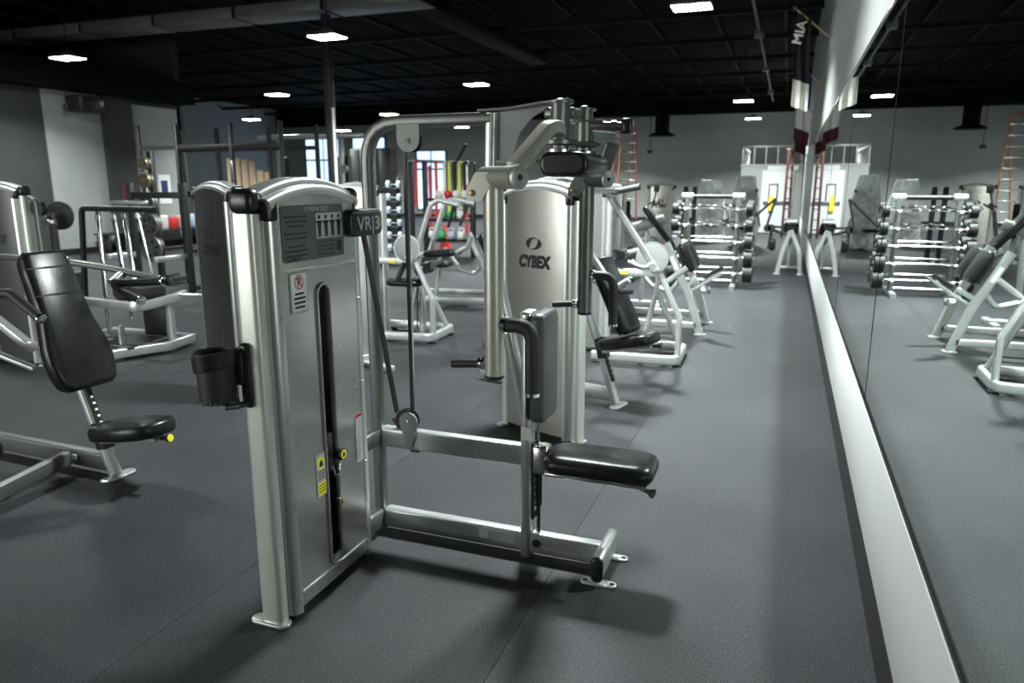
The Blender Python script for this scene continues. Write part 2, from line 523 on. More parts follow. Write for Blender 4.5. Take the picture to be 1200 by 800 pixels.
# black elbow duct with a flared outlet in front of the far wall
el = root('elbow_duct', 'black drop duct with flared outlet against the far wall', 'duct', (-4.55, 28.0, 3.35))
OB('duct_run', MB().box((-2.3, -0.35, 0.72), (-0.1, 0.35, 1.25), 0.05), 'ceil', el)
OB('drop_pipe', MB().tube([(-0.6, 0, 0.98), (0.0, 0, 0.98), (0.0, 0, 0.1)], 0.26, 0.25, 14), 'ceil', el)
OB('outlet_flare', MB().lathe([(0.26, 0.14), (0.5, 0.02), (0.52, 0.0)], (0, 0, 0), Z, 18), 'ceil', el)
for hx in (-2.0, -0.6):
    OB('hanger_rod', MB().cyl((hx, 0, 1.2), (hx, 0, ZC - 3.35), 0.02, 6), 'steel_black', el)
OB('pull_chain', MB().cyl((-0.42, 0, -0.5), (-0.42, 0, 0.75), 0.012, 6), 'steel_black', el)
OB('chain_box', MB().box((-0.52, -0.06, -0.62), (-0.32, 0.06, -0.5), 0.02), 'plastic', el)
# conduit with hangers near the mirror wall
cd = root('ceiling_conduit', 'thin grey conduit with junction boxes under the ceiling', 'conduit', (-0.75, 9.0, 4.45))
OB('pipe', MB().cyl((0, 0, 0), (0, 19, 0), 0.028, 8), 'duct', cd)
for k, yy in enumerate((2.5, 6.5, 11.0, 16.0)):
    OB('junction_box', MB().box((-0.09, yy, -0.09), (0.09, yy + 0.22, 0.05), 0.02), 'duct', cd)
    OB('hanger', MB().cyl((0, yy + 0.5, 0), (0, yy + 0.5, 0.67), 0.012, 6), 'steel_black', cd)
# black structural column
co = struct('column', MB().box((-8.86, 12.95, 0), (-8.70, 13.10, ZC), 0.015), 'black_base')
OB('conduit', MB().cyl((-8.67, 12.97, 0), (-8.67, 12.97, 3.1), 0.03, 8), 'cloth_white', co)

# ceiling lamps
def lamp_fixture():
    e = root('high_bay_lamp', '', 'lamp')
    OB('housing', MB().box((-0.28, -0.22, 0.0), (0.28, 0.22, 0.07), 0.015), 'fixture', e)
    OB('driver_box', MB().box((-0.10, -0.06, 0.07), (0.10, 0.06, 0.14), 0.01), 'fixture', e)
    OB('hanger_rod', MB().cyl((0, 0, 0.14), (0, 0, ZC - LAMP_Z), 0.008, 6), 'steel_black', e)
    a = MB()
    for i in range(8):
        for j in range(6):
            cx, cy = -0.238 + 0.068 * i, -0.17 + 0.068 * j
            a.lathe([(0.026, 0.002), (0.022, -0.007), (0.010, -0.009)], (cx, cy, 0), Z, 8)
    OB('led_array', a, 'led', e)['kind'] = 'stuff'
    return e
l0 = None
colw = {-1.45: 'mirror side', -7.4: 'middle', -13.35: 'left hand', -19.3: 'outermost left'}
roww = ['nearest', 'first', 'second', 'third', 'fourth', 'farthest']
ys = [-1.4, 4.8, 11.0, 17.3, 23.4, 29.6]
for lx, ly in LAMP_SPOTS:
    e = l0 = lamp_fixture() if l0 is None else l0
    if e.get('used'):
        e = copy_tree(l0)
    e['used'] = 1
    e.location = (lx, ly, LAMP_Z)
    e['label'] = 'flat LED high bay ceiling lamp, %s in the %s row of lamps' % (roww[ys.index(ly)], colw[lx])
    e['group'] = 'LED high bay lamps in a grid'
for o in bpy.data.objects:
    if 'used' in o.keys(): del o['used']
for i, lo in enumerate(LIGHTS):
    pass

# windows and glazed doors at the far left end of the far wall
def window(n, x0, x1, z0, z1, bars):
    w = struct('window_%d' % n, MB().box((x0 - 0.08, Y1 - 0.05, z0 - 0.08), (x1 + 0.08, Y1 - 0.02, z1 + 0.08)), 'duct', smooth=0)
    wd = (x1 - x0) / bars
    for k in range(bars):
        OB('pane', MB().box((x0 + wd*k + 0.04, Y1 - 0.07, z0), (x0 + wd*(k+1) - 0.04, Y1 - 0.05, z1)), 'glass', w, smooth=0)
    OB('transom', MB().box((x0, Y1 - 0.10, z1 * 0.72), (x1, Y1 - 0.07, z1 * 0.72 + 0.08)), 'black_base', w, smooth=0)
    return w
window(1, -24.2, -22.0, 0.4, 3.9, 2)
window(2, -21.3, -19.4, 0.4, 3.9, 2)
window(3, -17.6, -16.0, 0.4, 3.2, 2)

# glazed shop front behind the camera, the daylight on everything that faces this way
sf = struct('window_4', MB().box((-11.2, Y0, 0.25), (-4.6, Y0 + 0.03, 3.15)), 'steel_black', smooth=0)
for k in range(5):
    OB('pane', MB().box((-11.1 + 1.3*k, Y0 + 0.03, 0.35), (-9.9 + 1.3*k, Y0 + 0.05, 3.05)), 'daylight', sf, smooth=0)

# ================================================================== weight towers
TW, TT, TH = 0.645, 0.156, 1.535
def arch(x, base=TH, rise=0.047, half=TW/2 - 0.06):
    return base + rise * max(0.0, 1 - (x / half) ** 2)

def swirl(parent, O, U, V, s, material='print_dark'):
    """two crescents that chase each other round an open eye"""
    O_, U_, V_ = Vector(O), Vector(U), Vector(V); W_ = U_.cross(V_)
    for a0, a1, nm in ((62, 236, 'logo_left_crescent'), (242, 416, 'logo_right_crescent')):
        v = []; n = 16
        for k in range(n + 1):
            a = R(a0 + (a1 - a0) * k / n); w = math.sin(math.pi * k / n) ** 0.6
            ox, oy = s*math.cos(a), s*0.60*math.sin(a)
            hx, hy = s*0.40*math.cos(a), s*0.40*math.sin(a)
            v.append(O_ + U_*ox + V_*oy + W_*0.0012)
            v.append(O_ + U_*(ox + (hx-ox)*w) + V_*(oy + (hy-oy)*w) + W_*0.0012)
        OB(nm, MB().add(v, [(2*k, 2*k+1, 2*k+3, 2*k+2) for k in range(n)]), material, parent, smooth=0)

def panel_mesh(yf, yb, hole):
    """arched flat panel facing -Y between x=-a..a, optional stadium window"""
    a, z0 = 0.2335, 0.045
    b = MB()
    xs = [-a + 2*a*k/12 for k in range(13)]
    front, back = [], []
    sx, s0, s1 = 0.034, 0.15, 1.24
    if not hole:
        n = len(xs)
        bulge = lambda x: 0.014 * (1 - (x / a) ** 2)
        for y in (yf, yb):
            q = 0.0 if (y == yf) == (yf > 0) else (1 if yf > 0 else -1)
            for x in xs: front.append((x, y + q*bulge(x), z0))
            for x in xs: front.append((x, y + q*bulge(x), arch(x) - 0.012))
        f = []
        for k in range(n - 1):
            f.append((k, k+1, n+k+1, n+k)); f.append((2*n+k, 3*n+k, 3*n+k+1, 2*n+k+1))
            f.append((k, 2*n+k, 2*n+k+1, k+1)); f.append((n+k, n+k+1, 3*n+k+1, 3*n+k))
        f += [(0, n, 3*n, 2*n), (n-1, 3*n-1, 4*n-1, 2*n-1)]
        return b.add(front, f)
    # four strips round the window
    def strip(x0, x1, zb, top, m):
        xx = [x0 + (x1-x0)*k/m for k in range(m+1)]
        n = m + 1
        v = [(x, yf, zb) for x in xx] + [(x, yf, top(x)) for x in xx] + [(x, yb, zb) for x in xx] + [(x, yb, top(x)) for x in xx]
        f = []
        for k in range(m):
            f += [(k, k+1, n+k+1, n+k), (2*n+k, 3*n+k, 3*n+k+1, 2*n+k+1), (k, 2*n+k, 2*n+k+1, k+1), (n+k, n+k+1, 3*n+k+1, 3*n+k)]
        f += [(0, n, 3*n, 2*n), (m, 3*n-1, 4*n-1, 2*n-1)]
        b.add(v, f)
    top = lambda x: arch(x) - 0.012
    strip(-a, -sx, z0, top, 6); strip(sx, a, z0, top, 6)
    strip(-sx, sx, z0, lambda x: s0, 2); strip(-sx, sx, s1, top, 2)
    return b

def tower(parent, M=None, slot=True, logo=True, stack=True, panel='panel', post='post', trim='trim', feet=(-1, 1)):
    """weight tower; width along local X, slot face looks along -Y, logo face along +Y"""
    M = M or Matrix.Identity(4)
    made = []
    def T(name, mb, m, par=None, sm=38):
        o = OB(name, mb.xf(M), m, par or parent, sm); made.append(o); return o
    h = TT / 2
    for s in (-1, 1):
        po = T('end_post', MB().prism(rrect(0.056, 0.094, 0.022, 4), (s*(TW/2 - 0.028), 0, 0), X, Y, Z, 0.012, TH - 0.03), post)
        if s in feet:
            T('foot_plate', MB().prism(rrect(0.060, 0.165, 0.028, 4), (s*(TW/2 - 0.020), 0.015, 0), X, Y, Z, 0.0, 0.013, 0.003), 'frame_white')
        else:
            T('rubber_foot', MB().box((s*(TW/2 - 0.05) - 0.02, -0.04, 0.0), (s*(TW/2 - 0.05) + 0.02, 0.04, 0.014), 0.004), 'rubber')
        T('post_cap', MB().prism(rrect(0.062, 0.10, 0.024, 4), (s*(TW/2 - 0.028), 0, 0), X, Y, Z, TH - 0.03, TH + 0.052, 0.02), 'plastic')
        for f in (-1, 1):
            # curved corner extrusion between post and panel
            prof = []
            for k in range(7):
                a = R(90 * k / 6)
                prof.append((s * (TW/2 - 0.052 - 0.040 * (1 - math.cos(a))), f * (0.038 + (h - 0.038) * math.sin(a))))
            prof += [(s * (TW/2 - 0.094), f * (h - 0.03)), (s * (TW/2 - 0.06), f * 0.03)]
            T('corner_trim', MB().prism(prof, (0, 0, 0), X, Y, Z, 0.022, TH - 0.052), trim, sm=50)
            T('corner_cap', MB().prism([(p[0]*1.0 + 0.003*s, p[1]*1.03) for p in prof], (0, 0, 0), X, Y, Z, TH - 0.056, TH + 0.014, 0.008), 'plastic', sm=50)
    fp = T('front_panel', panel_mesh(-h + 0.002, -h + 0.012, slot), panel, sm=30)
    bp = T('back_panel', panel_mesh(h - 0.012, h - 0.002, False), panel, sm=30)
    # arched cap in two steps
    n = 14; hw = TW/2 - 0.058
    path = [(-hw + 2*hw*k/n, 0, arch(-hw + 2*hw*k/n) - 0.004) for k in range(n + 1)]
    T('top_cap', MB().sweep(path, rrect(0.048, TT + 0.004, 0.022, 4), N=Y), trim, sm=50)
    path2 = [(p[0], 0, p[2] + 0.026) for p in path]
    T('top_rail', MB().sweep(path2, rrect(0.046, TT - 0.062, 0.020, 4), N=Y), trim, sm=50)
    T('bottom_rail', MB().box((-0.235, -h + 0.014, 0.03), (0.235, h - 0.014, 0.09)), 'plastic')
    if slot:
        st = [(0.040*math.cos(R(a)), 1.20 + 0.040*math.sin(R(a))) for a in range(0, 181, 20)] + \
             [(0.040*math.cos(R(a)), 0.15 + 0.040*math.sin(R(a))) for a in range(180, 361, 20)]
        T('slot_rim', MB().sweep([(p[0], -h - 0.001, p[1]) for p in st], circ(0.007, 6), N=Y, closed=True), panel, fp)
        T('panel_bead', MB().box((-0.225, -h - 0.003, 1.300), (0.225, -h + 0.004, 1.309), 0.003), trim, fp)
        T('panel_bead', MB().box((-0.225, -h - 0.003, 0.098), (0.225, -h + 0.004, 0.106), 0.003), trim, fp)
        for s in (-1, 1):
            T('guide_rod', MB().cyl((s*0.05, 0.015, 0.05), (s*0.05, 0.015, TH), 0.011, 10), 'chrome')
        T('slot_backing', MB().box((-0.09, 0.035, 0.08), (0.09, 0.045, 1.3)), 'print_dark')
        if stack:
            for k in range(17):
                T('weight_plate', MB().box((-0.075, -0.045, 0.10 + 0.0285*k), (0.075, 0.03, 0.126 + 0.0285*k), 0.004, 1), 'stack')
            T('selector_rod', MB().cyl((0, -0.01, 0.55), (0, -0.01, TH), 0.010, 8), 'plastic')
    if logo:
        O = M @ Vector((0, h + 0.012, 1.245)); U = M.to_3x3() @ Vector((-1, 0, 0)); V = Z
        swirl(bp, O, U, V, 0.062)
        TXT('logo_text', 'CYBEX', 0.098, 'print_dark', bp, M @ Vector((0, h + 0.012, 1.130)), U*0.80, V, bold=0.0065, shear=0.10)
    return dict(front=fp, back=bp)

# ================================================================== the fly / rear delt machine in front
OX, OY = -0.966, 2.78
m1 = root('fly_machine', 'silver chest fly and rear delt machine in front, two hanging arms and black seat', 'gym machine', (OX, OY, 0))
def W1(name, mb, m, par=None, sm=38):
    return OB(name, mb.sh((-OX, -OY, 0)), m, par or m1, sm)
TM = Matrix.Translation((-1.676 - OX, 2.262 - OY, 0)) @ Matrix.Rotation(R(90), 4, 'Z')
tp = tower(m1, TM, feet=(-1,))
FPN = tp['front']
# local point on the slot face from world y,z
SX = -1.676 + TT/2 - 0.001 - OX
def face(y, z): return Vector((SX, y - OY, z))
Yv, Zv = Y, Z
def rect(w, h): return rrect(w, h, min(w, h) * 0.06, 2)
# instruction placard
pl = plate2d('placard', rect(0.37, 0.195), 'placard', FPN, face(2.232, 1.432), Yv, Zv, 0, 0.0015)
TXT('placard_title', 'FLY/REAR DELT', 0.022, 'print_grey', pl, face(2.25, 1.513), Yv, Zv, lift=0.0018)
for r_ in range(3):
    for c_ in range(2):
        pass
for k, zz in enumerate((1.490, 1.474, 1.458, 1.432, 1.416, 1.388, 1.372, 1.356)):
    plate2d('print_line', rect(0.135 - 0.02*(k % 3), 0.006), 'print_dark', pl, face(2.125, zz), Yv, Zv, 0.0015, 0.0019)
plate2d('picture_strip', rect(0.165, 0.092), 'print_grey', pl, face(2.325, 1.452), Yv, Zv, 0.0015, 0.0020)
for k in range(4):
    yy = 2.263 + 0.041*k
    ps = plate2d('pictogram', circ(0.008, 10), 'print_dark', pl, face(yy, 1.484), Yv, Zv, 0.0021, 0.0025)
    plate2d('pictogram', [(-0.010, -0.018), (0.010, -0.018), (0.013, 0.014), (-0.013, 0.014)], 'print_dark', pl, face(yy, 1.457), Yv, Zv, 0.0021, 0.0025)
    plate2d('pictogram', [(-0.010, -0.014), (-0.002, -0.014), (0, 0.0), (0.002, -0.014), (0.010, -0.014), (0.009, 0.014), (-0.009, 0.014)], 'print_dark', pl, face(yy, 1.426), Yv, Zv, 0.0021, 0.0025)
    plate2d('pictogram', rect(0.036, 0.005), 'print_dark', pl, face(yy, 1.467), Yv, Zv, 0.0021, 0.0025)
for k, zz in enumerate((1.394, 1.379, 1.364, 1.349)):
    plate2d('print_line', rect(0.11, 0.004), 'print_dark', pl, face(2.30, zz), Yv, Zv, 0.0015, 0.0019)
plate2d('pictogram', rect(0.03, 0.036), 'print_dark', pl, face(2.385, 1.375), Yv, Zv, 0.0015, 0.0019)
TXT('placard_brand', 'CYBEX', 0.026, 'print_dark', pl, face(2.105, 1.347), Yv, Zv, bold=0.001, lift=0.0018)
# white no-something sign with a ringed P
sg = plate2d('warning_sign', rrect(0.096, 0.142, 0.008), 'print_grey', FPN, face(2.121, 1.225), Yv, Zv, 0, 0.003)
plate2d('sign_field', rrect(0.086, 0.132, 0.005), 'print_white', sg, face(2.121, 1.225), Yv, Zv, 0.003, 0.0034)
def ringpoly(parent, O, r0, r1, material, lift, nm):
    n = 24
    v = [];
    for k in range(n):
        a = 2*math.pi*k/n
        v.append(Vector(O) + Yv*r0*math.cos(a) + Zv*r0*math.sin(a) + X*lift)
    for k in range(n):
        a = 2*math.pi*k/n
        v.append(Vector(O) + Yv*r1*math.cos(a) + Zv*r1*math.sin(a) + X*lift)
    OB(nm, MB().add(v, [(k, (k+1) % n, n+(k+1) % n, n+k) for k in range(n)]), material, parent, 0)
ringpoly(sg, face(2.121, 1.263), 0.021, 0.026, 'print_red', 0.0040, 'sign_ring')
TXT('sign_letter', 'P', 0.042, 'print_dark', sg, face(2.122, 1.263), Yv, Zv, bold=0.001, lift=0.0038)
plate2d('sign_bar', [(-0.019, 0.015), (-0.015, 0.019), (0.019, -0.015), (0.015, -0.019)], 'print_red', sg, face(2.121, 1.263), Yv, Zv, 0.0042, 0.0046)
for k, zz in enumerate((1.222, 1.206, 1.190, 1.174)):
    plate2d('print_line', rect((0.052, 0.066, 0.064, 0.056)[k], 0.0075), 'print_dark', sg, face(2.121, zz), Yv, Zv, 0.0036, 0.0040)
# yellow and grey weight label, white label, pins
yl = plate2d('weight_label', rrect(0.060, 0.170, 0.007), 'print_grey', FPN, face(2.189, 0.512), Yv, Zv, 0, 0.002)
plate2d('label_field', circ(0.023, 14, 0.026), 'yellow', yl, face(2.189, 0.560), Yv, Zv, 0.002, 0.0026)
plate2d('label_field', rect(0.052, 0.052), 'yellow', yl, face(2.189, 0.458), Yv, Zv, 0.002, 0.0026)
plate2d('pictogram', [(-0.013, -0.012), (0.013, -0.012), (0.010, 0.006), (0, 0.016), (-0.010, 0.006)], 'print_dark', yl, face(2.189, 0.558), Yv, Zv, 0.0027, 0.0031)
for k in range(4):
    plate2d('print_line', rect(0.046, 0.004), 'print_dark', yl, face(2.189, 0.528 - 0.010*k), Yv, Zv, 0.0022, 0.0026)
for k in range(3):
    plate2d('print_line', rect(0.044, 0.004), 'print_dark', yl, face(2.189, 0.472 - 0.012*k), Yv, Zv, 0.0027, 0.0031)
wl_ = plate2d('white_label', rect(0.046, 0.205), 'print_white', FPN, face(2.462, 0.572), Yv, Zv, 0, 0.0015)
plate2d('label_head', rect(0.046, 0.014), 'print_red', wl_, face(2.462, 0.668), Yv, Zv, 0.0015, 0.002)
for k in range(15):
    plate2d('print_line', rect(0.038, 0.0035), 'print_grey', wl_, face(2.462, 0.652 - 0.012*k), Yv, Zv, 0.0015, 0.0019)
def pin(y, z, r, nm):
    k = OB(nm, MB().lathe([(0.010, -0.05), (0.010, 0.0), (r*0.75, 0.006), (r, 0.014), (r, 0.026), (r*0.85, 0.030)], face(y, z), X, 18), 'plastic', m1)
    OB('pin_disc', MB().lathe([(r*0.72, 0.0302), (r*0.72, 0.0312)], face(y, z), X, 18), 'yellow', k)
    plate2d('pictogram', [(-0.010, -0.008), (0.010, -0.008), (0.007, 0.004), (0, 0.011), (-0.007, 0.004)], 'print_dark', k, face(y, z), Yv, Zv, 0.0314, 0.0318)
pin(2.300, 0.560, 0.026, 'selector_pin')
pin(2.268, 0.372, 0.017, 'increment_knob')
W1('pin_bracket', MB().box((-1.625, 2.235, 0.50), (-1.598, 2.275, 0.66), 0.005), 'plastic')
W1('pin_lanyard', MB().tube([(-1.585, 2.300, 0.54), (-1.580, 2.285, 0.49), (-1.583, 2.262, 0.48), (-1.590, 2.250, 0.53)], 0.004, 0.02, 8), 'steel')
# small rivets up the near trim
for zz in (0.08, 0.45, 0.80, 1.15, 1.46):
    W1('rivet', MB().lathe([(0.006, 0.0), (0.006, 0.003), (0.003, 0.005)], (-1.6005, 2.020, zz), X, 8), 'chrome')
    W1('rivet', MB().lathe([(0.006, 0.0), (0.006, 0.003), (0.003, 0.005)], (-1.6005, 2.506, zz), X, 8), 'chrome')
# black VR|3 badge box on the tower shoulder
bx = W1('badge_box', MB().prism(rrect(0.235, 0.105, 0.03, 4), (-1.590, 2.540, 1.452), Y, Z, X, -0.055, 0.028, 0.010), 'plastic')
OB('badge_edge', MB().box((-1.562 - OX, 2.43 - OY, 1.492), (-1.5595 - OX, 2.65 - OY, 1.494)), 'print_grey', bx, 0)
TXT('badge_text', 'VR|3', 0.076, 'print_grey', bx, (-1.5618 - OX, 2.545 - OY, 1.446), Yv*1.12, Zv, bold=0.0006)
# cup holder on the near post
cup = W1('cup_holder', MB().rings([[(c[0]*s_ - 1.778, c[1]*s_ + 1.886, z_) for c in circ(1.0, 28)] for s_, z_ in
        ((0.056, 0.878), (0.060, 0.880), (0.066, 0.985), (0.068, 1.030), (0.073, 1.036), (0.073, 1.050), (0.066, 1.050), (0.060, 0.985), (0.054, 0.895))], caps=True), 'plastic_matt')
W1('cup_collar', MB().rings([[(c[0]*s_ - 1.778, c[1]*s_ + 1.886, z_ + 0.25*(c[0]*0.066)) for c in circ(1.0, 28)] for s_, z_ in
        ((0.069, 0.990), (0.073, 0.992), (0.077, 1.045), (0.069, 1.046))], caps=False, closed=True), 'plastic', cup)
for k in range(10):
    a = R(180 + 18 * k)
    W1('cup_rib', MB().box((-1.778 + 0.056*math.cos(a) - 0.005, 1.886 + 0.056*math.sin(a) - 0.005, 0.872), (-1.778 + 0.056*math.cos(a) + 0.005, 1.886 + 0.056*math.sin(a) + 0.005, 0.884)), 'plastic_matt', cup)
W1('cup_bracket', MB().box((-1.712, 1.920, 0.845), (-1.672, 1.945, 1.075), 0.012), 'plastic')
W1('cup_arm', MB().box((-1.72, 1.905, 0.93), (-1.69, 1.93, 1.05), 0.008), 'plastic')
W1('cup_hook', MB().tube([(-1.69, 1.925, 0.865), (-1.705, 1.895, 0.862), (-1.735, 1.865, 0.862)], 0.011, 0.02, 8), 'plastic')
# frame
W1('frame_column', MB().bar([(-1.697, 2.78, 0.015), (-1.697, 2.78, 1.855), (-1.12, 2.78, 1.855)], 0.050, 0.060, 0.016, 0.16, N=Y), 'frame_dark')
W1('lower_beam', MB().box((-1.675, 2.752, 0.022), (-0.632, 2.808, 0.116), 0.012), 'frame')
W1('middle_beam', MB().box((-1.675, 2.752, 0.420), (-0.985, 2.808, 0.514), 0.012), 'frame')
for zz, hh in ((0.022, 0.094), (0.430, 0.075)):
    W1('tower_bracket', MB().box((-1.725, 2.575, zz), (-1.668, 2.76, zz + hh), 0.014), 'frame_dark')
W1('beam_label', MB().box((-1.135, 2.7495, 0.055), (-1.02, 2.752, 0.094)), 'print_grey')
W1('beam_label', MB().box((-1.185, 2.7495, 0.058), (-1.145, 2.752, 0.098)), 'print_white')
W1('seat_post', MB().prism(rrect(0.050, 0.075, 0.022, 4), (-0.966, 2.78, 0), X, Y, Z, 0.0, 1.085, 0.004), 'frame')
W1('post_plug', MB().cyl((-0.915, 2.7505, 0.075), (-0.915, 2.747, 0.075), 0.018, 16), 'plastic')
W1('upper_stay', MB().bar([(-1.122, 2.78, 1.875), (-1.135, 2.78, 1.36), (-0.975, 2.78, 0.64)], 0.048, 0.056, 0.014, 0.10, N=Y), 'frame')
gus = [(-1.105, 1.690), (-1.045, 1.690), (-1.005, 1.80), (-0.955, 1.855), (-0.885, 1.892), (-0.885, 1.902), (-0.97, 1.890), (-1.105, 1.876)]
W1('gusset_plate', MB().prism(gus, (0, 2.79, 0), X, Z, Y, -0.012, 0.0), 'skin_grey', sm=20)
W1('gusset_flange', MB().bar([(-1.17, 2.78, 1.884), (-1.05, 2.78, 1.886), (-0.95, 2.78, 1.897), (-0.80, 2.78, 1.912)], 0.010, 0.085, 0.003, 0.0, N=Y), 'frame_dark')
W1('gusset_sill', MB().box((-1.10, 2.755, 1.682), (-0.93, 2.805, 1.694)), 'frame_dark')
# front foot
W1('foot_crossbar', MB().prism(rrect(0.048, 0.105, 0.022, 4), (-0.615, 0, 0.075), X, Z, Y, 2.635, 2.905, 0.004), 'frame')
W1('crossbar_cap', MB().prism(rrect(0.052, 0.110, 0.024, 4), (-0.615, 0, 0.075), X, Z, Y, 2.615, 2.638, 0.008), 'plastic')
for yy in (2.648, 2.878):
    f = W1('foot_plate', MB().prism(rrect(0.150, 0.048, 0.0235, 5), (-0.612, yy, 0), X, Y, Z, 0.0, 0.011, 0.003), 'frame_white')
    for xx in (-0.668, -0.556):
        W1('bolt_hole', MB().cyl((xx, yy, 0.011), (xx, yy, 0.0118), 0.011, 12), 'print_dark', f)
# pulleys and belts
W1('top_pulley_guard', MB().prism([(-0.052, 0.06), (-0.052, 0.0)] + [(0.052*math.cos(R(a)), 0.052*math.sin(R(a))) for a in range(180, 361, 20)] + [(0.052, 0.06)],
   (-1.485, 2.752, 1.782), X, Z, Y, -0.004, 0.0), 'skin_grey')
W1('top_pulley', MB().lathe([(0.044, -0.012), (0.038, -0.008), (0.038, 0.008), (0.044, 0.012)], (-1.485, 2.78, 1.775), Y, 20), 'plastic')
W1('pulley_bolt', MB().cyl((-1.485, 2.742, 1.776), (-1.485, 2.752, 1.776), 0.010, 10), 'plastic')
lp = [(0.046*math.cos(R(a)), 0.046*math.sin(R(a))) for a in range(-20, 201, 20)] + [(-0.006, -0.125), (0.008, -0.125)]
W1('pulley_guard', MB().prism(lp, (-1.520, 2.742, 0.558), X, Z, Y, -0.003, 0.003), 'skin_grey')
W1('pulley', MB().lathe([(0.055, -0.014), (0.048, -0.010), (0.048, 0.010), (0.055, 0.014)], (-1.545, 2.778, 0.553), Y, 22), 'plastic')
W1('pulley_arm', MB().prism([(-0.075, 0.03), (-0.02, 0.03), (0.06, -0.12), (0.02, -0.12)], (-1.545, 2.765, 0.53), X, Z, Y, 0, 0.012), 'plastic')
W1('pulley_bolt', MB().lathe([(0.007, 0), (0.007, 0.004), (0.003, 0.006)], (-1.520, 2.739, 0.562), -Y, 10), 'chrome')
W1('drive_belt', MB().box((-1.524, 2.771, 0.590), (-1.512, 2.785, 1.735)), 'belt', sm=0)
W1('guide_tube', MB().cyl((-1.524, 2.80, 0.58), (-1.524, 2.80, 1.735), 0.009, 8), 'steel')
W1('drive_belt', MB().sweep([(-1.630, 2.600, 1.44), (-1.596, 2.775, 0.590)], [(0.006, 0.012), (-0.006, 0.012), (-0.006, -0.012), (0.006, -0.012)], N=Y), 'belt', sm=0)
# chest pad
def pad_mesh(w, d, h, r=0.03, n=4, ch=0.018):
    return MB().prism(rrect(w, h, r, n), (0, 0, 0), X, Z, Y, -d/2, d/2, ch)
W1('chest_pad', MB().prism(rrect(0.205, 0.455, 0.032, 5), (0, 2.782, 0.868), Y, Z, X, -0.930, -0.868, 0.012), 'vinyl_grey')
W1('pad_shell', MB().prism(rrect(0.195, 0.445, 0.032, 5), (0, 2.782, 0.868), Y, Z, X, -0.948, -0.924, 0.010), 'plastic')
W1('pad_bracket', MB().box((-0.99, 2.735, 1.045), (-0.94, 2.83, 1.095), 0.012), 'frame')
# seat, its rack and spring
st = W1('seat', MB().prism(rrect(0.455, 0.245, 0.060, 6), (-0.645, 2.780, 0), X, Y, Z, 0.428, 0.512, 0.030), 'vinyl')
W1('seat_piping', MB().sweep([(-0.645 + p[0], 2.780 + p[1], 0.490) for p in rrect(0.440, 0.230, 0.055, 6)], circ(0.0035, 6), N=Z, closed=True), 'vinyl', st)
W1('seat_pan', MB().box((-0.87, 2.70, 0.412), (-0.44, 2.86, 0.430), 0.006), 'steel')
W1('seat_lever', MB().lathe([(0.010, 0), (0.010, 0.04), (0.018, 0.05), (0.020, 0.062)], (-0.47, 2.72, 0.413), (0.85, -0.25, -0.15), 12), 'plastic')
W1('seat_carriage', MB().box((-0.935, 2.745, 0.395), (-0.868, 2.815, 0.520), 0.008), 'steel')
W1('adjust_rack', MB().box((-0.942, 2.757, 0.18), (-0.932, 2.803, 0.53)), 'plastic')
for k in range(9):
    W1('rack_hole', MB().box((-0.9325, 2.768, 0.215 + 0.034*k), (-0.9305, 2.790, 0.231 + 0.034*k)), 'print_grey', sm=0)
W1('spring_barrel', MB().cyl((-0.912, 2.78, 0.245), (-0.912, 2.78, 0.415), 0.011, 10), 'plastic')
W1('spring_rod', MB().cyl((-0.912, 2.78, 0.115), (-0.912, 2.78, 0.245), 0.005, 8), 'plastic')
W1('slide_rod', MB().cyl((-0.926, 2.80, 0.115), (-0.926, 2.80, 0.66), 0.006, 8), 'steel')
W1('post_label', MB().box((-0.9405, 2.742, 0.545), (-0.985, 2.7435, 0.600)), 'cloth_white')
# head of the machine: two pivots, cams, stop rods and shroud
for (px_, py_, r_, z0_, z1_) in ((-0.818, 2.70, 0.037, 1.665, 1.892), (-0.778, 2.90, 0.034, 1.660, 1.884)):
    p = W1('pivot_post', MB().cyl((px_, py_, z0_), (px_, py_, z1_), r_, 20), 'frame_dark')
    W1('pivot_cap', MB().lathe([(r_+0.012, 0), (r_+0.012, 0.008), (0.016, 0.009), (0.015, 0.016), (0.008, 0.020)], (px_, py_, z1_), Z, 20), 'frame_dark', p)
    W1('cam_plate', MB().lathe([(0.060, 0), (0.066, 0.004), (0.066, 0.018), (0.060, 0.022)], (px_, py_, 1.742), Z, 22), 'frame_dark')
    W1('cam_plate', MB().lathe([(0.052, 0), (0.056, 0.003), (0.056, 0.012), (0.050, 0.015)], (px_, py_, 1.715), Z, 22), 'steel')
W1('cam_link', MB().bar([(-0.865, 2.66, 1.753), (-0.72, 2.88, 1.753)], 0.05, 0.014, 0.004, 0, N=Z), 'frame_dark')
W1('stop_rod', MB().cyl((-0.76, 2.90, 1.828), (-0.60, 2.885, 1.818), 0.017, 12), 'frame_dark')
W1('stop_collar', MB().cyl((-0.665, 2.89, 1.822), (-0.645, 2.889, 1.821), 0.022, 12), 'frame_dark')
W1('stop_bumper', MB().box((-0.622, 2.855, 1.790), (-0.580, 2.915, 1.848), 0.008), 'plastic')
W1('stop_plate', MB().box((-0.84, 2.86, 1.838), (-0.70, 2.95, 1.846), 0.003), 'frame_dark')
W1('cam_shroud', MB().prism(rrect(0.185, 0.088, 0.038, 5), (-0.775, 0, 1.672), X, Z, Y, 2.60, 2.93, 0.012), 'plastic')
W1('shroud_mouth_shade', MB().prism(rrect(0.150, 0.060, 0.028, 5), (-0.775, 0, 1.672), X, Z, Y, 2.597, 2.602), 'print_dark')  # flat dark plate painted in place of the shade inside the hollow
W1('head_beam', MB().box((-0.90, 2.745, 1.845), (-0.775, 2.83, 1.885), 0.010), 'frame_dark')
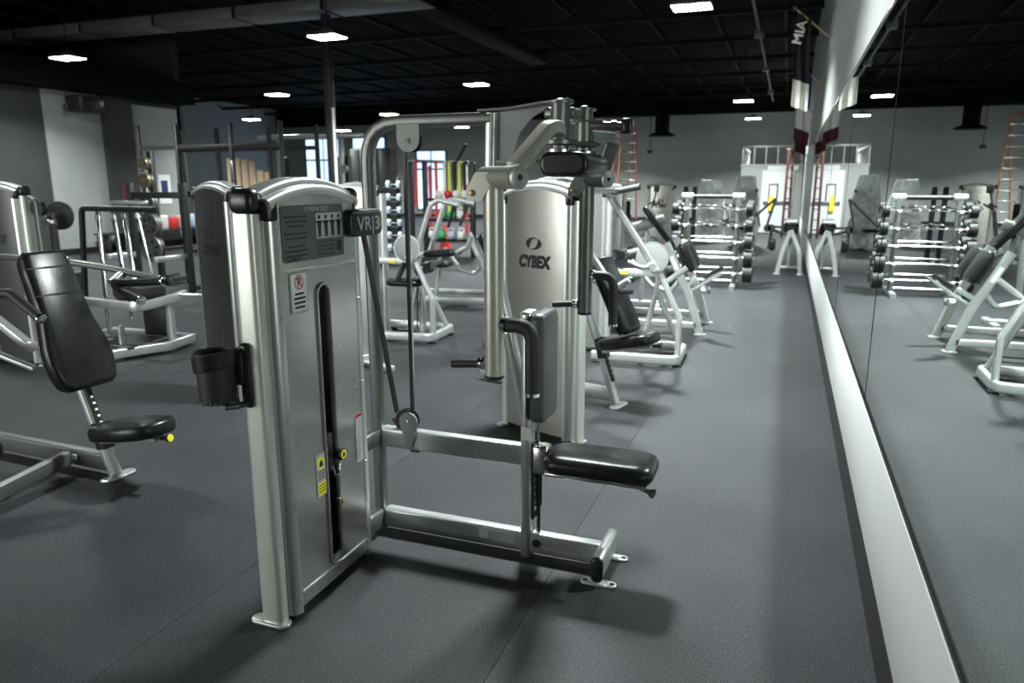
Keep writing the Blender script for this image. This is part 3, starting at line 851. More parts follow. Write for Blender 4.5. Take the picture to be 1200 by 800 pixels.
# arms
def arm(sg, ax, ay, zb, zt, px_, py_):
    """sg -1 near arm, +1 far arm"""
    AM = 'bronze' if sg < 0 else 'frame_dark'  # far arm coloured darker to stand for the lower light on it
    W1('arm_bracket', MB().bar([(px_, py_ + sg*0.01, 1.790), (px_ + 0.045, py_ + sg*0.20, 1.795), (px_ + 0.035, ay - sg*0.14, 1.790), (ax + 0.075, ay + sg*0.0, 1.655)], 0.042, 0.058, 0.010, 0.055, N=X), AM)
    cx = Vector((0.86, -0.51, 0)); cc_ = Vector((ax, ay, 1.622))
    c = W1('arm_collar', MB().cyl(cc_ - cx*0.055, cc_ + cx*0.125, 0.037, 22, 0.004), AM)
    W1('collar_cap', MB().lathe([(0.030, 0), (0.039, 0.002), (0.039, 0.010), (0.033, 0.013)], cc_ + cx*0.126, cx, 24), 'frame', c)
    W1('collar_screw', MB().lathe([(0.010, 0.013), (0.010, 0.0145)], cc_ + cx*0.126, cx, 12), 'print_dark', c)
    W1('collar_clevis', MB().prism([(-0.085, -0.065), (-0.03, -0.065), (0.03, 0.03), (-0.05, 0.03), (-0.085, -0.03)], (ax, ay - 0.030, 1.61), X, Z, Y, -0.006, 0.002), AM)
    W1('clevis_bolt', MB().lathe([(0.011, 0), (0.011, 0.005), (0.005, 0.007)], (ax - 0.062, ay - 0.036, 1.572), -Y, 10), 'brass')
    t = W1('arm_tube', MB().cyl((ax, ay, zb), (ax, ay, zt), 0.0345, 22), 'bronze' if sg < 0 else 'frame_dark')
    W1('tube_cap', MB().lathe([(0.030, -0.010), (0.036, -0.004), (0.036, 0.004)], (ax, ay, zb), Z, 22), 'plastic', t)
    zh = zb + 0.185
    hr = 0.026 if sg < 0 else 0.022
    g = W1('curved_grip', MB().tube([(ax + 0.030, ay, zh), (ax + 0.140, ay, zh), (ax + 0.142, ay, zh - 0.235)], hr, 0.095, 16, N=Y), 'rubber')
    W1('grip_ring', MB().cyl((ax + 0.032, ay, zh), (ax + 0.046, ay, zh), hr + 0.006, 16), 'chrome', g)
    W1('grip_ring', MB().cyl((ax + 0.142, ay, zh - 0.245), (ax + 0.142, ay, zh - 0.233), hr + 0.001, 16), 'chrome', g)
    p = W1('peg_grip', MB().cyl((ax - 0.055, ay, zb + 0.040), (ax - 0.165, ay, zb + 0.030), 0.0155, 14, 0.004), 'rubber')
    W1('peg_collar', MB().lathe([(0.015, 0), (0.024, 0.003), (0.024, 0.012), (0.017, 0.015), (0.022, 0.018), (0.022, 0.026)], (ax - 0.032, ay, zb + 0.041), -X, 16), 'chrome', p)
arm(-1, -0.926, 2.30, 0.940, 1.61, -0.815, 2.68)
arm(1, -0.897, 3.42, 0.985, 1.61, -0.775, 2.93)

# ================================================================== machines around it
def maker(rt, ox=0.0, oy=0.0):
    """parts given in world coordinates (shifted to the thing's base)"""
    def w(name, mb, m, par=None, sm=38):
        return OB(name, mb.sh((-ox, -oy, 0)), m, par or rt, sm)
    return w

def tower_at(rt, x, y, rz, ox, oy, **kw):
    return tower(rt, Matrix.Translation((x - ox, y - oy, 0)) @ Matrix.Rotation(R(rz), 4, 'Z'), **kw)

def pad_outline(h, wt, wb, n=8):
    """bench pad outline: narrow head, wide hips, rounded ends"""
    left = [(-wb*0.34, -h/2), (-wb*0.42, -h/2 + 0.025), (-wb*0.475, -h/2 + 0.09), (-wb/2, -h/2 + 0.17), (-wb*0.485, -h/2 + 0.24), (-wt*0.53, -h/2 + 0.40),
            (-wt*0.50, 0.10), (-wt*0.49, h/2 - 0.12), (-wt*0.45, h/2 - 0.035), (-wt*0.36, h/2)]
    return [(-p[0], p[1]) for p in left] + left[::-1]

def incline_bench(w, fx, fy, D, seat_z, seat_len, tilt, frame='frame', pad_h=0.76, pad_mid=None, head=True, outline=None, lean_pad=None, knob=True, beam=None):
    """leaning post with seat and back pad; D is the forward direction on the floor"""
    D = Vector(D).normalized(); S = Vector((-D.y, D.x, 0)); B = Vector((fx, fy, 0))
    lean = 0.36
    def at(f, s, z): return B + D*f + S*s + Z*z
    P0, P1 = at(0.0, 0, 0.012), at(-lean*0.93, 0, 0.93)
    w('incline_post', MB().sweep([P0, P1], rrect(0.052, 0.068, 0.02, 4), N=S), frame)
    w('foot_plate', MB().prism(rrect(0.21, 0.075, 0.036, 5), B + D*0.02, S, D, Z, 0, 0.012, 0.003), 'frame_white')
    w('base_beam', MB().sweep([at(-0.03, 0, 0.082), at(-1.25, 0, 0.082)], rrect(0.100, 0.056, 0.014), N=S), beam or frame)
    up = (P1 - P0).normalized(); fw = S.cross(up) * -1
    if fw.dot(D) < 0: fw = -fw
    # notched adjuster
    a0 = P0 + up*0.17 + fw*0.036
    w('adjust_rack', MB().sweep([a0, a0 + up*0.34], rrect(0.012, 0.034, 0.003), N=S), 'plastic')
    for k in range(7):
        c = a0 + up*(0.06 + 0.037*k) + fw*0.007
        w('rack_notch', MB().prism([(-0.008, -0.006), (0.008, -0.006), (0.008, 0.006), (-0.008, 0.006)], c, S, up, fw, 0, 0.002), 'print_white')
    # seat
    t = R(tilt); sd = (D*math.cos(t) + Z*math.sin(t)); sn = (Z*math.cos(t) - D*math.sin(t))
    c = at(0.02 - lean*seat_z + 0.10 + seat_len/2 - 0.06, 0, seat_z)
    prof = [(-seat_len/2, -0.10), (-seat_len/2 + 0.04, -0.13), (seat_len*0.1, -0.145), (seat_len/2 - 0.05, -0.12), (seat_len/2, -0.07),
            (seat_len/2, 0.07), (seat_len/2 - 0.05, 0.12), (seat_len*0.1, 0.145), (-seat_len/2 + 0.04, 0.13), (-seat_len/2, 0.10)]
    w('seat', MB().prism(prof, c, sd, S, sn, -0.035, 0.045, 0.02), 'vinyl', sm=60)
    w('seat_pan', MB().sweep([c - sd*seat_len*0.5 - sn*0.052, c + sd*seat_len*0.42 - sn*0.052], rrect(0.10, 0.022, 0.006), N=sn), 'frame')
    w('seat_carriage', MB().sweep([c - sd*(seat_len*0.5 + 0.02) - sn*0.10, c - sd*(seat_len*0.5 + 0.02) + sn*0.05], rrect(0.075, 0.075, 0.012), N=S), 'plastic')
    k = w('seat_knob', MB().lathe([(0.012, 0), (0.012, 0.05), (0.022, 0.056), (0.022, 0.072)], c + sd*seat_len*0.40 - sn*0.055, sd, 14), 'plastic')
    w('knob_disc', MB().lathe([(0.021, 0.0725), (0.019, 0.075)], c + sd*seat_len*0.40 - sn*0.055, sd, 14), 'yellow' if knob else 'plastic', k)
    # back pad
    if lean_pad:
        up = (Z*math.cos(R(lean_pad)) - D*math.sin(R(lean_pad))); fw = (D*math.cos(R(lean_pad)) + Z*math.sin(R(lean_pad)))
    pm = pad_mid or (P0 + up*0.90 + fw*0.075)
    pb = w('back_pad', MB().prism(outline or pad_outline(pad_h, 0.275, 0.375), pm, S, up, fw, -0.035, 0.045, 0.026), 'vinyl', sm=60)
    w('pad_backing', MB().prism([(q[0]*0.96, q[1]*0.97) for q in (outline or pad_outline(pad_h, 0.275, 0.375))], pm, S, up, fw, -0.05, -0.034, 0.004), 'plastic', pb)
    if head:
        w('pad_seam', MB().sweep([pm + up*(pad_h/2 - 0.25) + S*s*0.142 + fw*(0.0455 - 0.006*abs(s)) for s in (-1, -0.6, 0, 0.6, 1)], circ(0.006, 6), N=fw), 'vinyl', pb)
        w('pad_seam', MB().sweep([pm + up*(pad_h/2 - 0.10) + S*s*0.130 + fw*(0.0455 - 0.006*abs(s)) for s in (-1, -0.6, 0, 0.6, 1)], circ(0.006, 6), N=fw), 'vinyl', pb)
    return at, up, fw, S, D

# ---- press machine at the left edge
m2 = root('shoulder_press_machine', 'incline press machine at the left edge, long black back pad and yellow seat knob', 'gym machine', (-3.42, 2.80, 0))
w2 = maker(m2, -3.42, 2.80)
incline_bench(w2, -3.42, 2.80, (1, -0.03, 0), 0.30, 0.46, 9, pad_mid=Vector((-3.655, 2.80, 0.875)), pad_h=0.78, beam='frame_dark')
w2('pad_strut', MB().bar([(-3.73, 2.80, 0.75), (-3.95, 2.80, 0.70), (-4.4, 2.80, 0.95)], 0.05, 0.05, 0.01, 0.08, N=Y), 'frame')
w2('near_press_arm', MB().tube([(-4.7, 2.36, 1.02), (-3.62, 2.36, 1.085), (-3.42, 2.36, 1.095), (-3.24, 2.36, 0.985)], 0.0235, 0.07, 14, N=Y), 'rubber')
w2('arm_end_cap', MB().lathe([(0.025, 0), (0.026, 0.012), (0.018, 0.017)], (-3.245, 2.36, 0.988), (0.85, 0, -0.52), 16), 'chrome')
w2('far_press_arm', MB().bar([(-4.95, 3.25, 1.145), (-4.2, 3.25, 1.135), (-3.80, 3.25, 1.105), (-3.42, 3.25, 1.055)], 0.038, 0.050, 0.014, 0.25, N=Y), 'frame_dark')
w2('arm_clamp', MB().lathe([(0.034, 0), (0.036, 0.012), (0.036, 0.030), (0.034, 0.042)], (-4.17, 3.25, 1.132), (1, 0, -0.08), 16), 'chrome')
g = w2('far_press_grip', MB().tube([(-3.66, 3.14, 1.040), (-3.55, 3.16, 1.040), (-3.40, 3.22, 1.048)], 0.0235, 0.05, 14), 'rubber')
w2('grip_end_cap', MB().lathe([(0.026, 0), (0.030, 0.008), (0.030, 0.022), (0.018, 0.028)], (-3.41, 3.235, 1.050), (0.9, 0.3, -0.1), 14), 'chrome', g)
w2('grip_knob', MB().lathe([(0.016, 0.028), (0.024, 0.04), (0.022, 0.06), (0.012, 0.066)], (-3.41, 3.235, 1.050), (0.9, 0.3, -0.1), 14), 'plastic', g)
g = w2('far_press_grip', MB().tube([(-3.68, 3.16, 1.020), (-3.58, 3.12, 0.995), (-3.40, 3.08, 0.955)], 0.0235, 0.05, 14), 'rubber')
w2('grip_end_cap', MB().lathe([(0.026, 0), (0.028, 0.008), (0.028, 0.018), (0.018, 0.024)], (-3.41, 3.082, 0.957), (0.95, -0.1, -0.2), 14), 'chrome', g)
w2('grip_yoke', MB().bar([(-3.70, 3.25, 1.085), (-3.69, 3.15, 1.035)], 0.04, 0.05, 0.012, 0, N=X), 'frame_dark')
w2('cross_foot', MB().bar([(-3.72, 2.75, 0.085), (-3.62, 2.1, 0.06), (-3.60, 1.6, 0.06)], 0.05, 0.085, 0.012, 0.05, N=Z), 'frame_dark')
w2('beam_label', MB().box((-3.70, 2.765, 0.075), (-3.665, 2.7685, 0.105)), 'print_white')
w2('foot_lever', MB().bar([(-4.6, 2.55, 0.58), (-4.0, 2.60, 0.72), (-3.78, 2.68, 0.62)], 0.03, 0.04, 0.01, 0.06, N=Y), 'frame')
w2('lever_pivot', MB().cyl((-4.05, 2.53, 0.715), (-4.05, 2.68, 0.715), 0.035, 14), 'frame_white')
w2('lever_foot_pad', MB().lathe([(0.10, 0), (0.12, 0.02), (0.12, 0.05), (0.09, 0.06)], (-3.98, 2.45, 0.16), (0.3, -0.5, 0.8), 18), 'rubber')
tower_at(m2, -5.25, 2.42, 60, -3.42, 2.80, stack=False)

# ---- weight towers further back on the left
tl = root('row_machine_tower', 'weight tower with dark panel cut off by the left picture edge', 'gym machine', (-6.50, 4.50, 0), 6)
tower(tl, Matrix.Rotation(R(180), 4, 'Z') @ Matrix.Translation((0, 0, 0)) @ Matrix.Rotation(R(180), 4, 'Z') @ Matrix.Rotation(R(180), 4, 'Z'), panel='panel_dark')
OB('pulley_arm', MB().bar([(0.33, 0, 1.50), (0.42, 0, 1.46), (0.43, 0, 0.08)], 0.03, 0.05, 0.01, 0.05, N=Y), 'frame_dark', tl)
OB('pulley', MB().lathe([(0.07, -0.02), (0.06, -0.01), (0.06, 0.01), (0.07, 0.02)], (0.42, 0, 1.40), Y, 18), 'plastic', tl)
tc_ = root('press_tower', 'dark fronted weight tower half hidden behind the front machine', 'gym machine', (-3.90, 4.305, 0), -21.8)
tower(tc_, Matrix.Rotation(R(180), 4, 'Z'), panel='panel_dark')
OB('base_beam', MB().box((-0.04, 0.08, 0.03), (0.04, 1.3, 0.12), 0.012), 'frame', tc_)
OB('upright', MB().box((-0.03, 1.2, 0.03), (0.03, 1.3, 1.25), 0.012), 'frame', tc_)
OB('cross_foot', MB().box((-0.35, 1.22, 0.0), (0.35, 1.30, 0.06), 0.012), 'frame', tc_)

# ---- press machine with the branded tower in the middle
md = root('chest_press_machine', 'machine with brushed logo tower behind the front machine, black pad and seat beyond', 'gym machine', (-1.08, 5.09, 0))
wd = maker(md, -1.08, 5.09)
tower_at(md, -1.410, 4.325, -21.8 + 180, -1.08, 5.09)
dD = Vector((math.cos(R(-15)), math.sin(R(-15)), 0))
incline_bench(wd, -1.08, 5.09, dD, 0.50, 0.42, 13, pad_mid=Vector((-1.10, 5.06, 0.83)), pad_h=0.62, head=False, outline=rrect(0.24, 0.58, 0.04, 4), lean_pad=27, knob=False)
wd('upper_frame', MB().bar([(-1.75, 5.1, 0.06), (-1.75, 5.1, 1.60), (-1.45, 5.0, 1.66), (-1.30, 5.0, 1.58)], 0.05, 0.07, 0.014, 0.12), 'frame')
wd('tower_link', MB().bar([(-1.50, 4.42, 0.07), (-1.75, 5.10, 0.07)], 0.06, 0.08, 0.012, 0, N=Z), 'frame')
wd('tower_link', MB().bar([(-1.50, 4.42, 1.48), (-1.72, 5.06, 1.55)], 0.05, 0.06, 0.012, 0, N=Z), 'frame')
wd('arm_shaft', MB().cyl((-1.27, 4.62, 1.57), (-1.20, 5.50, 1.57), 0.035, 14), 'frame')
wd('near_press_arm', MB().bar([(-1.26, 4.72, 1.55), (-1.26, 4.74, 1.22), (-1.04, 4.74, 0.90)], 0.045, 0.055, 0.014, 0.08, N=Y), 'frame')
wd('arm_peg', MB().cyl((-1.05, 4.74, 0.915), (-0.94, 4.72, 0.985), 0.022, 12, 0.004), 'frame')
wd('near_grip', MB().tube([(-1.02, 4.76, 0.90), (-0.96, 4.92, 0.88), (-1.03, 5.02, 0.87)], 0.019, 0.04, 12), 'rubber')
wd('far_press_arm', MB().bar([(-1.27, 5.42, 1.56), (-1.24, 5.44, 1.50), (-0.90, 5.44, 1.00)], 0.05, 0.055, 0.014, 0.05, N=Y), 'frame')
wd('arm_elbow', MB().tube([(-1.28, 5.44, 1.535), (-1.22, 5.42, 1.545), (-1.02, 5.40, 1.585)], 0.025, 0.04, 12), 'frame_dark')
wd('far_grip', MB().tube([(-0.90, 5.44, 1.00), (-0.98, 5.34, 1.00), (-1.08, 5.34, 1.04)], 0.018, 0.04, 12), 'frame_white')
wd('arm_peg', MB().cyl((-0.93, 5.44, 1.01), (-0.90, 5.36, 1.01), 0.028, 12, 0.004), 'frame_white')
wd('cross_foot', MB().bar([(-1.75, 4.85, 0.04), (-1.75, 5.40, 0.04)], 0.06, 0.07, 0.012, 0, N=Z), 'frame')

# ---- arm curl machines: same model, one by the mirror side, one in the middle
def curl_machine(rt, seat, arms):
    w = maker(rt)
    w('base_loop', MB().bar([(-0.80, 0.03, 0.065), (-0.035, 0.03, 0.065), (-0.035, 0.64, 0.065), (-0.80, 0.64, 0.065)], 0.062, 0.085, 0.016, 0.10, N=Z), 'frame_white')
    for x, y in ((-0.76, 0.03), (-0.035, 0.10), (-0.035, 0.56), (-0.76, 0.64)):
        w('rubber_foot', MB().box((x - 0.04, y - 0.035, 0.0), (x + 0.04, y + 0.035, 0.024), 0.006), 'rubber')
    w('front_strut', MB().bar([(-0.035, 0.10, 0.08), (-0.035, 0.10, 0.45), (-0.26, 0.13, 0.90)], 0.048, 0.055, 0.014, 0.10), 'frame_white')
    w('rear_strut', MB().bar([(-0.40, 0.30, 0.08), (-0.28, 0.30, 0.62), (-0.25, 0.30, 0.90)], 0.048, 0.055, 0.014, 0.10), 'frame')
    w('back_strut', MB().bar([(-0.06, 0.55, 0.08), (-0.20, 0.50, 0.40), (-0.28, 0.34, 0.66)], 0.045, 0.05, 0.014, 0.08), 'frame')
    w('axle', MB().cyl((-0.26, 0.02, 0.88), (-0.26, 0.60, 0.88), 0.030, 14), 'frame_white')
    c = w('cam_cover', MB().lathe([(0.118, 0), (0.136, 0.006), (0.138, 0.03), (0.130, 0.05)], (-0.29, 0.06, 0.965), Y, 28), 'skin_grey')
    w('cover_rim', MB().sweep([(-0.29 + 0.137*math.cos(R(a)), 0.07, 0.965 + 0.137*math.sin(R(a))) for a in range(0, 360, 15)], circ(0.008, 6), N=Y, closed=True), 'frame_white', c)
    w('cover_screw', MB().cyl((-0.29, 0.057, 0.965), (-0.29, 0.062, 0.965), 0.007, 8), 'print_dark', c)
    w('axle_nut', MB().lathe([(0.020, 0), (0.026, 0.006), (0.026, 0.03), (0.018, 0.036)], (-0.24, 0.055, 0.87), -Y, 14), 'frame_white')
    w('tower_beam', MB().bar([(-0.80, 0.40, 0.75), (-1.0, 0.42, 0.75)], 0.05, 0.07, 0.012, 0, N=Z), 'frame_white')
    w('tower_beam', MB().bar([(-0.78, 0.40, 0.80), (-0.30, 0.36, 0.80)], 0.05, 0.07, 0.012, 0, N=Z), 'frame_white')
    w('beam_label', MB().box((-0.62, 0.335, 0.785), (-0.56, 0.338, 0.815)), 'yellow')
    tower(rt, Matrix.Translation((-1.06, 0.50, 0)), slot=False, logo=False, stack=False, post='frame_white', trim='frame_white')
    # elbow pad on a slanted bracket
    if arms:
        w('elbow_pad', MB().prism(rrect(0.36, 0.30, 0.05, 4), (-0.02, 0.36, 0.905), Vector((0.97, 0, 0.05)), Y, Z, -0.03, 0.035, 0.02), 'vinyl')
    w('pad_bracket', MB().bar([(-0.20, 0.36, 0.72), (-0.02, 0.36, 0.86)], 0.05, 0.06, 0.012, 0, N=Y), 'frame')
    if arms:
        for s, y in ((-1, 0.16), (1, 0.52)):
            w('curl_arm', MB().tube([(-0.24, y, 0.90), (-0.06, y, 1.40), (0.03, y, 1.45), (0.26, y + 0.03*s, 1.40)], 0.028, 0.09, 14), 'frame_white')
            w('curl_grip', MB().cyl((0.20, y + 0.02*s, 1.39), (0.12, y - 0.02*s, 1.18), 0.016, 10), 'rubber')
        w('pad_arm', MB().tube([(0.12, 0.30, 0.90), (0.28, 0.28, 0.98), (0.34, 0.26, 1.10)], 0.024, 0.05, 12), 'frame_white')
    else:
        w('curl_arm', MB().tube([(-0.24, 0.56, 0.90), (-0.40, 0.56, 1.02), (-0.62, 0.50, 0.96)], 0.024, 0.06, 12), 'frame_white')
        w('curl_roller', MB().cyl((-0.62, 0.30, 0.96), (-0.62, 0.58, 0.96), 0.045, 16, 0.008), 'vinyl')
    if seat:
        w('seat', MB().prism(rrect(0.40, 0.26, 0.10, 5), (-0.40, 0.24, 0), X, Y, Z, 0.565, 0.635, 0.024), 'vinyl')
        w('seat_post', MB().bar([(-0.22, 0.26, 0.08), (-0.22, 0.26, 0.58)], 0.06, 0.06, 0.012, 0, N=Y), 'frame')
        w('seat_spring', MB().cyl((-0.26, 0.20, 0.12), (-0.24, 0.20, 0.55), 0.008, 8), 'plastic')
        w('post_foot', MB().box((-0.30, 0.18, 0.02), (-0.14, 0.34, 0.05), 0.01), 'frame_white')
        w('back_roller', MB().cyl((-0.20, 0.14, 0.74), (-0.20, 0.44, 0.74), 0.055, 16, 0.01), 'vinyl')
        w('handle_rod', MB().tube([(-0.30, 0.10, 0.88), (-0.42, 0.10, 0.64)], 0.026, 0, 12), 'rubber')
me_ = root('arm_curl_machine', 'pale framed curl machine with round grey cam cover nearest the mirror aisle', 'gym machine', (-0.79, 6.35, 0), 1, 'arm curl machines')
curl_machine(me_, False, False)
mi_ = root('arm_curl_machine', 'pale framed curl machine seen behind the drive belts, black seat and raised arms', 'gym machine', (-3.28, 6.47, 0), 3, 'arm curl machines')
curl_machine(mi_, True, True)

# ---- low benches with slanted legs
def slant_bench(rt, pad='vinyl'):
    """local origin at the near foot; the frame leans towards -X, width along +Y"""
    w = maker(rt)
    for y in (0.0, 0.74):
        w('slanted_leg', MB().bar([(0.0, y, 0.012), (-0.13, y, 0.42), (-0.40, y, 0.98)], 0.085, 0.052, 0.014, 0.25, N=Y), 'frame_white')
        w('foot_plate', MB().box((-0.06, y - 0.05, 0), (0.07, y + 0.05, 0.012), 0.004), 'frame_white')
        w('base_beam', MB().bar([(-0.04, y, 0.10), (-1.25, y, 0.10)], 0.075, 0.052, 0.012, 0, N=Y), 'frame_white')
        w('leg_sticker', MB().prism([(-0.02, -0.08), (0.02, -0.08), (0.02, 0.08), (-0.02, 0.08)], (-0.30, y - 0.027, 0.77), Vector((0.9, 0, 0.43)), Vector((-0.43, 0, 0.9)), -Y, 0, 0.001), 'print_white')
    up = Vector((-0.43, 0, 0.90)); fw = Vector((0.90, 0, 0.43))
    c = Vector((-0.235, 0.37, 0.80))
    for k in (-1, 1):
        w('elbow_pad', MB().prism(rrect(0.36, 0.34, 0.06, 4), c + Y*k*0.19 + fw*0.055, Y, up, fw, -0.035, 0.04, 0.024), pad)
    w('pad_board', MB().prism(rrect(0.70, 0.30, 0.03, 3), c + fw*0.01, Y, up, fw, -0.012, 0.012), 'plastic')
    w('cross_tube', MB().cyl((-0.16, 0.0, 0.52), (-0.16, 0.74, 0.52), 0.028, 12), 'frame_white')
    w('bar_rest', MB().bar([(-0.12, 0.12, 0.46), (0.18, 0.12, 0.66)], 0.035, 0.05, 0.01, 0, N=Y), 'frame_white')
    w('rest_grip', MB().cyl((0.02, 0.12, 0.62), (0.20, 0.12, 0.735), 0.022, 10, 0.005), 'rubber')
    w('bar_rest', MB().bar([(-0.12, 0.62, 0.46), (0.18, 0.62, 0.66)], 0.035, 0.05, 0.01, 0, N=Y), 'chrome')
    w('adjust_block', MB().box((-0.02, 0.06, 0.44), (0.08, 0.18, 0.52), 0.01), 'chrome')
    w('seat_arm', MB().tube([(-0.22, 0.08, 0.62), (-0.34, 0.08, 0.44), (-0.55, 0.10, 0.50), (-0.80, 0.20, 0.76)], 0.028, 0.10, 12), 'frame_white')
    w('rear_post', MB().bar([(-1.0, 0.37, 0.10), (-0.95, 0.37, 0.50)], 0.06, 0.06, 0.012, 0, N=Y), 'frame_white')
    w('rear_cross', MB().bar([(-1.22, -0.02, 0.09), (-1.22, 0.76, 0.09)], 0.06, 0.07, 0.012, 0, N=Z), 'frame_white')
    w('seat', MB().prism(rrect(0.36, 0.40, 0.08, 4), (-0.95, 0.37, 0), X, Y, Z, 0.50, 0.57, 0.024), pad)
mf = root('preacher_bench', 'slant legged preacher bench with black pads between rack and curl machine', 'bench', (-0.80, 7.97, 0), 0)
slant_bench(mf)
mf2 = root('preacher_bench', 'pale framed bench seen behind the middle curl machine', 'bench', (-3.45, 8.72, 0), 6)
slant_bench(mf2)
# leg curl bench peeking out beside the near arm tube
lb = root('leg_curl_bench', 'pale bench frame poking out left of the near arm tube', 'bench', (-2.75, 6.52, 0))
wl2 = maker(lb, -2.75, 6.52)
wl2('base_loop', MB().bar([(-2.30, 6.50, 0.10), (-2.72, 6.50, 0.10), (-2.72, 6.95, 0.10), (-2.30, 6.95, 0.10)], 0.06, 0.10, 0.016, 0.08, N=Z), 'frame')
for x, y in ((-2.34, 6.50), (-2.70, 6.56), (-2.70, 6.90), (-2.34, 6.95)):
    wl2('leg_block', MB().box((x - 0.04, y - 0.03, 0.0), (x + 0.04, y + 0.03, 0.06), 0.006), 'rubber')
wl2('bench_pad', MB().box((-2.60, 6.58, 0.50), (-2.24, 6.88, 0.57), 0.03, 3), 'vinyl')
wl2('pad_post', MB().box((-2.49, 6.69, 0.05), (-2.43, 6.76, 0.51), 0.012), 'frame')
wl2('pad_post', MB().box((-2.49, 6.48, 0.06), (-2.43, 6.97, 0.13), 0.012), 'frame')
wl2('roller', MB().cyl((-2.62, 6.52, 0.62), (-2.62, 6.92, 0.62), 0.06, 16, 0.01), 'vinyl')
wl2('roller_arm', MB().bar([(-2.62, 6.72, 0.62), (-2.55, 6.72, 0.50)], 0.04, 0.05, 0.01, 0, N=Y), 'frame')

# ---- guide rod row machine on the left
mr_ = root('guide_rod_machine', 'plate loaded machine with slanted guide rods behind the left press machine', 'gym machine', (-6.0, 5.2, 0))
wr_ = maker(mr_, -6.0, 5.2)
wr_('base_loop', MB().bar([(-6.62, 5.62, 0.07), (-6.62, 4.76, 0.07), (-5.75, 4.72, 0.07), (-5.52, 5.28, 0.07), (-5.60, 5.66, 0.07)], 0.06, 0.09, 0.014, 0.10, N=Z), 'frame')
wr_('base_loop_end', MB().bar([(-6.64, 5.62, 0.07), (-5.58, 5.64, 0.07)], 0.06, 0.09, 0.014, 0, N=Z), 'frame')
wr_('upper_loop', MB().bar([(-6.70, 5.10, 0.505), (-6.05, 4.98, 0.505), (-5.46, 4.92, 0.505), (-5.50, 5.38, 0.525), (-5.60, 5.60, 0.525)], 0.06, 0.085, 0.014, 0.10, N=Z), 'frame')
wr_('front_post', MB().bar([(-5.58, 5.38, 0.07), (-5.58, 5.38, 0.50)], 0.07, 0.06, 0.014, 0, N=Y), 'frame')
wr_('rear_post', MB().bar([(-6.30, 5.05, 0.07), (-6.30, 5.05, 0.52)], 0.06, 0.06, 0.014, 0, N=Y), 'frame')
for k, (a, b) in enumerate((((-6.52, 5.5, 1.33), (-6.20, 5.2, 0.10)), ((-6.32, 5.5, 1.33), (-6.00, 5.3, 0.30)), ((-6.18, 5.5, 1.33), (-5.88, 5.3, 0.45)), ((-6.00, 5.5, 1.33), (-5.74, 5.4, 0.52)))):
    wr_('guide_rod', MB().cyl(a, b, 0.024 if k != 3 else 0.016, 12), 'chrome')
    wr_('rod_collar', MB().cyl(Vector(a)*0.97 + Vector(b)*0.03, Vector(a)*0.93 + Vector(b)*0.07, 0.032, 12), 'steel')
wr_('top_bar', MB().bar([(-7.00, 5.6, 0.10), (-6.86, 5.6, 1.355), (-5.80, 5.52, 1.355)], 0.05, 0.05, 0.012, 0.06), 'plastic')
wr_('top_bar_cap', MB().bar([(-6.78, 5.59, 1.384), (-5.80, 5.52, 1.384)], 0.045, 0.010, 0.003, 0, N=Z), 'frame_white')
wr_('carriage', MB().box((-6.05, 5.15, 0.56), (-5.72, 5.42, 0.66), 0.02), 'iron')
wr_('carriage_roller', MB().cyl((-5.90, 5.10, 0.60), (-5.90, 5.48, 0.60), 0.09, 18, 0.01), 'iron')
wr_('carriage_roller', MB().cyl((-5.72, 5.12, 0.58), (-5.72, 5.42, 0.58), 0.08, 18, 0.01), 'iron')
wr_('foot_board', MB().box((-6.05, 4.9, 0.10), (-5.62, 5.40, 0.125), 0.006), 'iron')
wr_('load_horn', MB().cyl((-6.45, 5.0, 0.17), (-5.85, 4.98, 0.17), 0.022, 12), 'chrome')
wr_('horn_collar', MB().cyl((-5.98, 4.985, 0.17), (-5.90, 4.982, 0.17), 0.05, 14), 'steel')
wr_('horn_peg', MB().cyl((-5.80, 4.99, 0.12), (-5.80, 4.99, 0.30), 0.03, 12), 'steel')
wr_('mesh_guard', MB().box((-5.98, 5.42, 0.12), (-5.70, 5.44, 0.48), 0.01), 'iron')
wr_('side_bar', MB().cyl((-5.50, 5.45, 0.545), (-4.95, 5.65, 0.545), 0.016, 10), 'steel')

# ================================================================== barbell rack and bars
GX0, GX1, GY = -1.50, -0.72, 11.95
rk = root('barbell_rack', 'upright rack holding fixed barbells beside the mirror aisle', 'rack', (-1.11, GY, 0))
wk = maker(rk, -1.11, GY)
LV = [0.24, 0.48, 0.73, 0.98, 1.23]
for x in (GX0, GX1):
    wk('upright', MB().bar([(x, GY + 0.02, 0.05), (x, GY + 0.08, 1.40)], 0.10, 0.075, 0.012, 0, N=X), 'frame_dark')
    wk('base_foot', MB().bar([(x, GY - 0.40, 0.035), (x, GY + 0.45, 0.035)], 0.08, 0.07, 0.012, 0, N=Z), 'frame')
    for z in LV:
        wk('bar_hook', MB().bar([(x, GY + 0.05, z - 0.01), (x, GY - 0.12, z - 0.045), (x, GY - 0.17, z + 0.0)], 0.02, 0.03, 0.006, 0.03, N=X), 'steel')
        wk('bar_hook', MB().bar([(x, GY + 0.05, z + 0.03), (x, GY + 0.22, z - 0.005), (x, GY + 0.27, z + 0.04)], 0.02, 0.03, 0.006, 0.03, N=X), 'steel')
wk('top_tube', MB().cyl((GX0 - 0.02, GY + 0.08, 1.415), (GX1 + 0.02, GY + 0.08, 1.415), 0.035, 14), 'iron')
for x in (GX0, GX1):
    wk('top_sleeve', MB().cyl((x - 0.09, GY + 0.08, 1.415), (x + 0.09, GY + 0.08, 1.415), 0.058, 16, 0.008), 'frame_white')
wk('low_tie', MB().cyl((GX0, GY, 0.10), (GX1, GY, 0.10), 0.025, 12), 'steel')
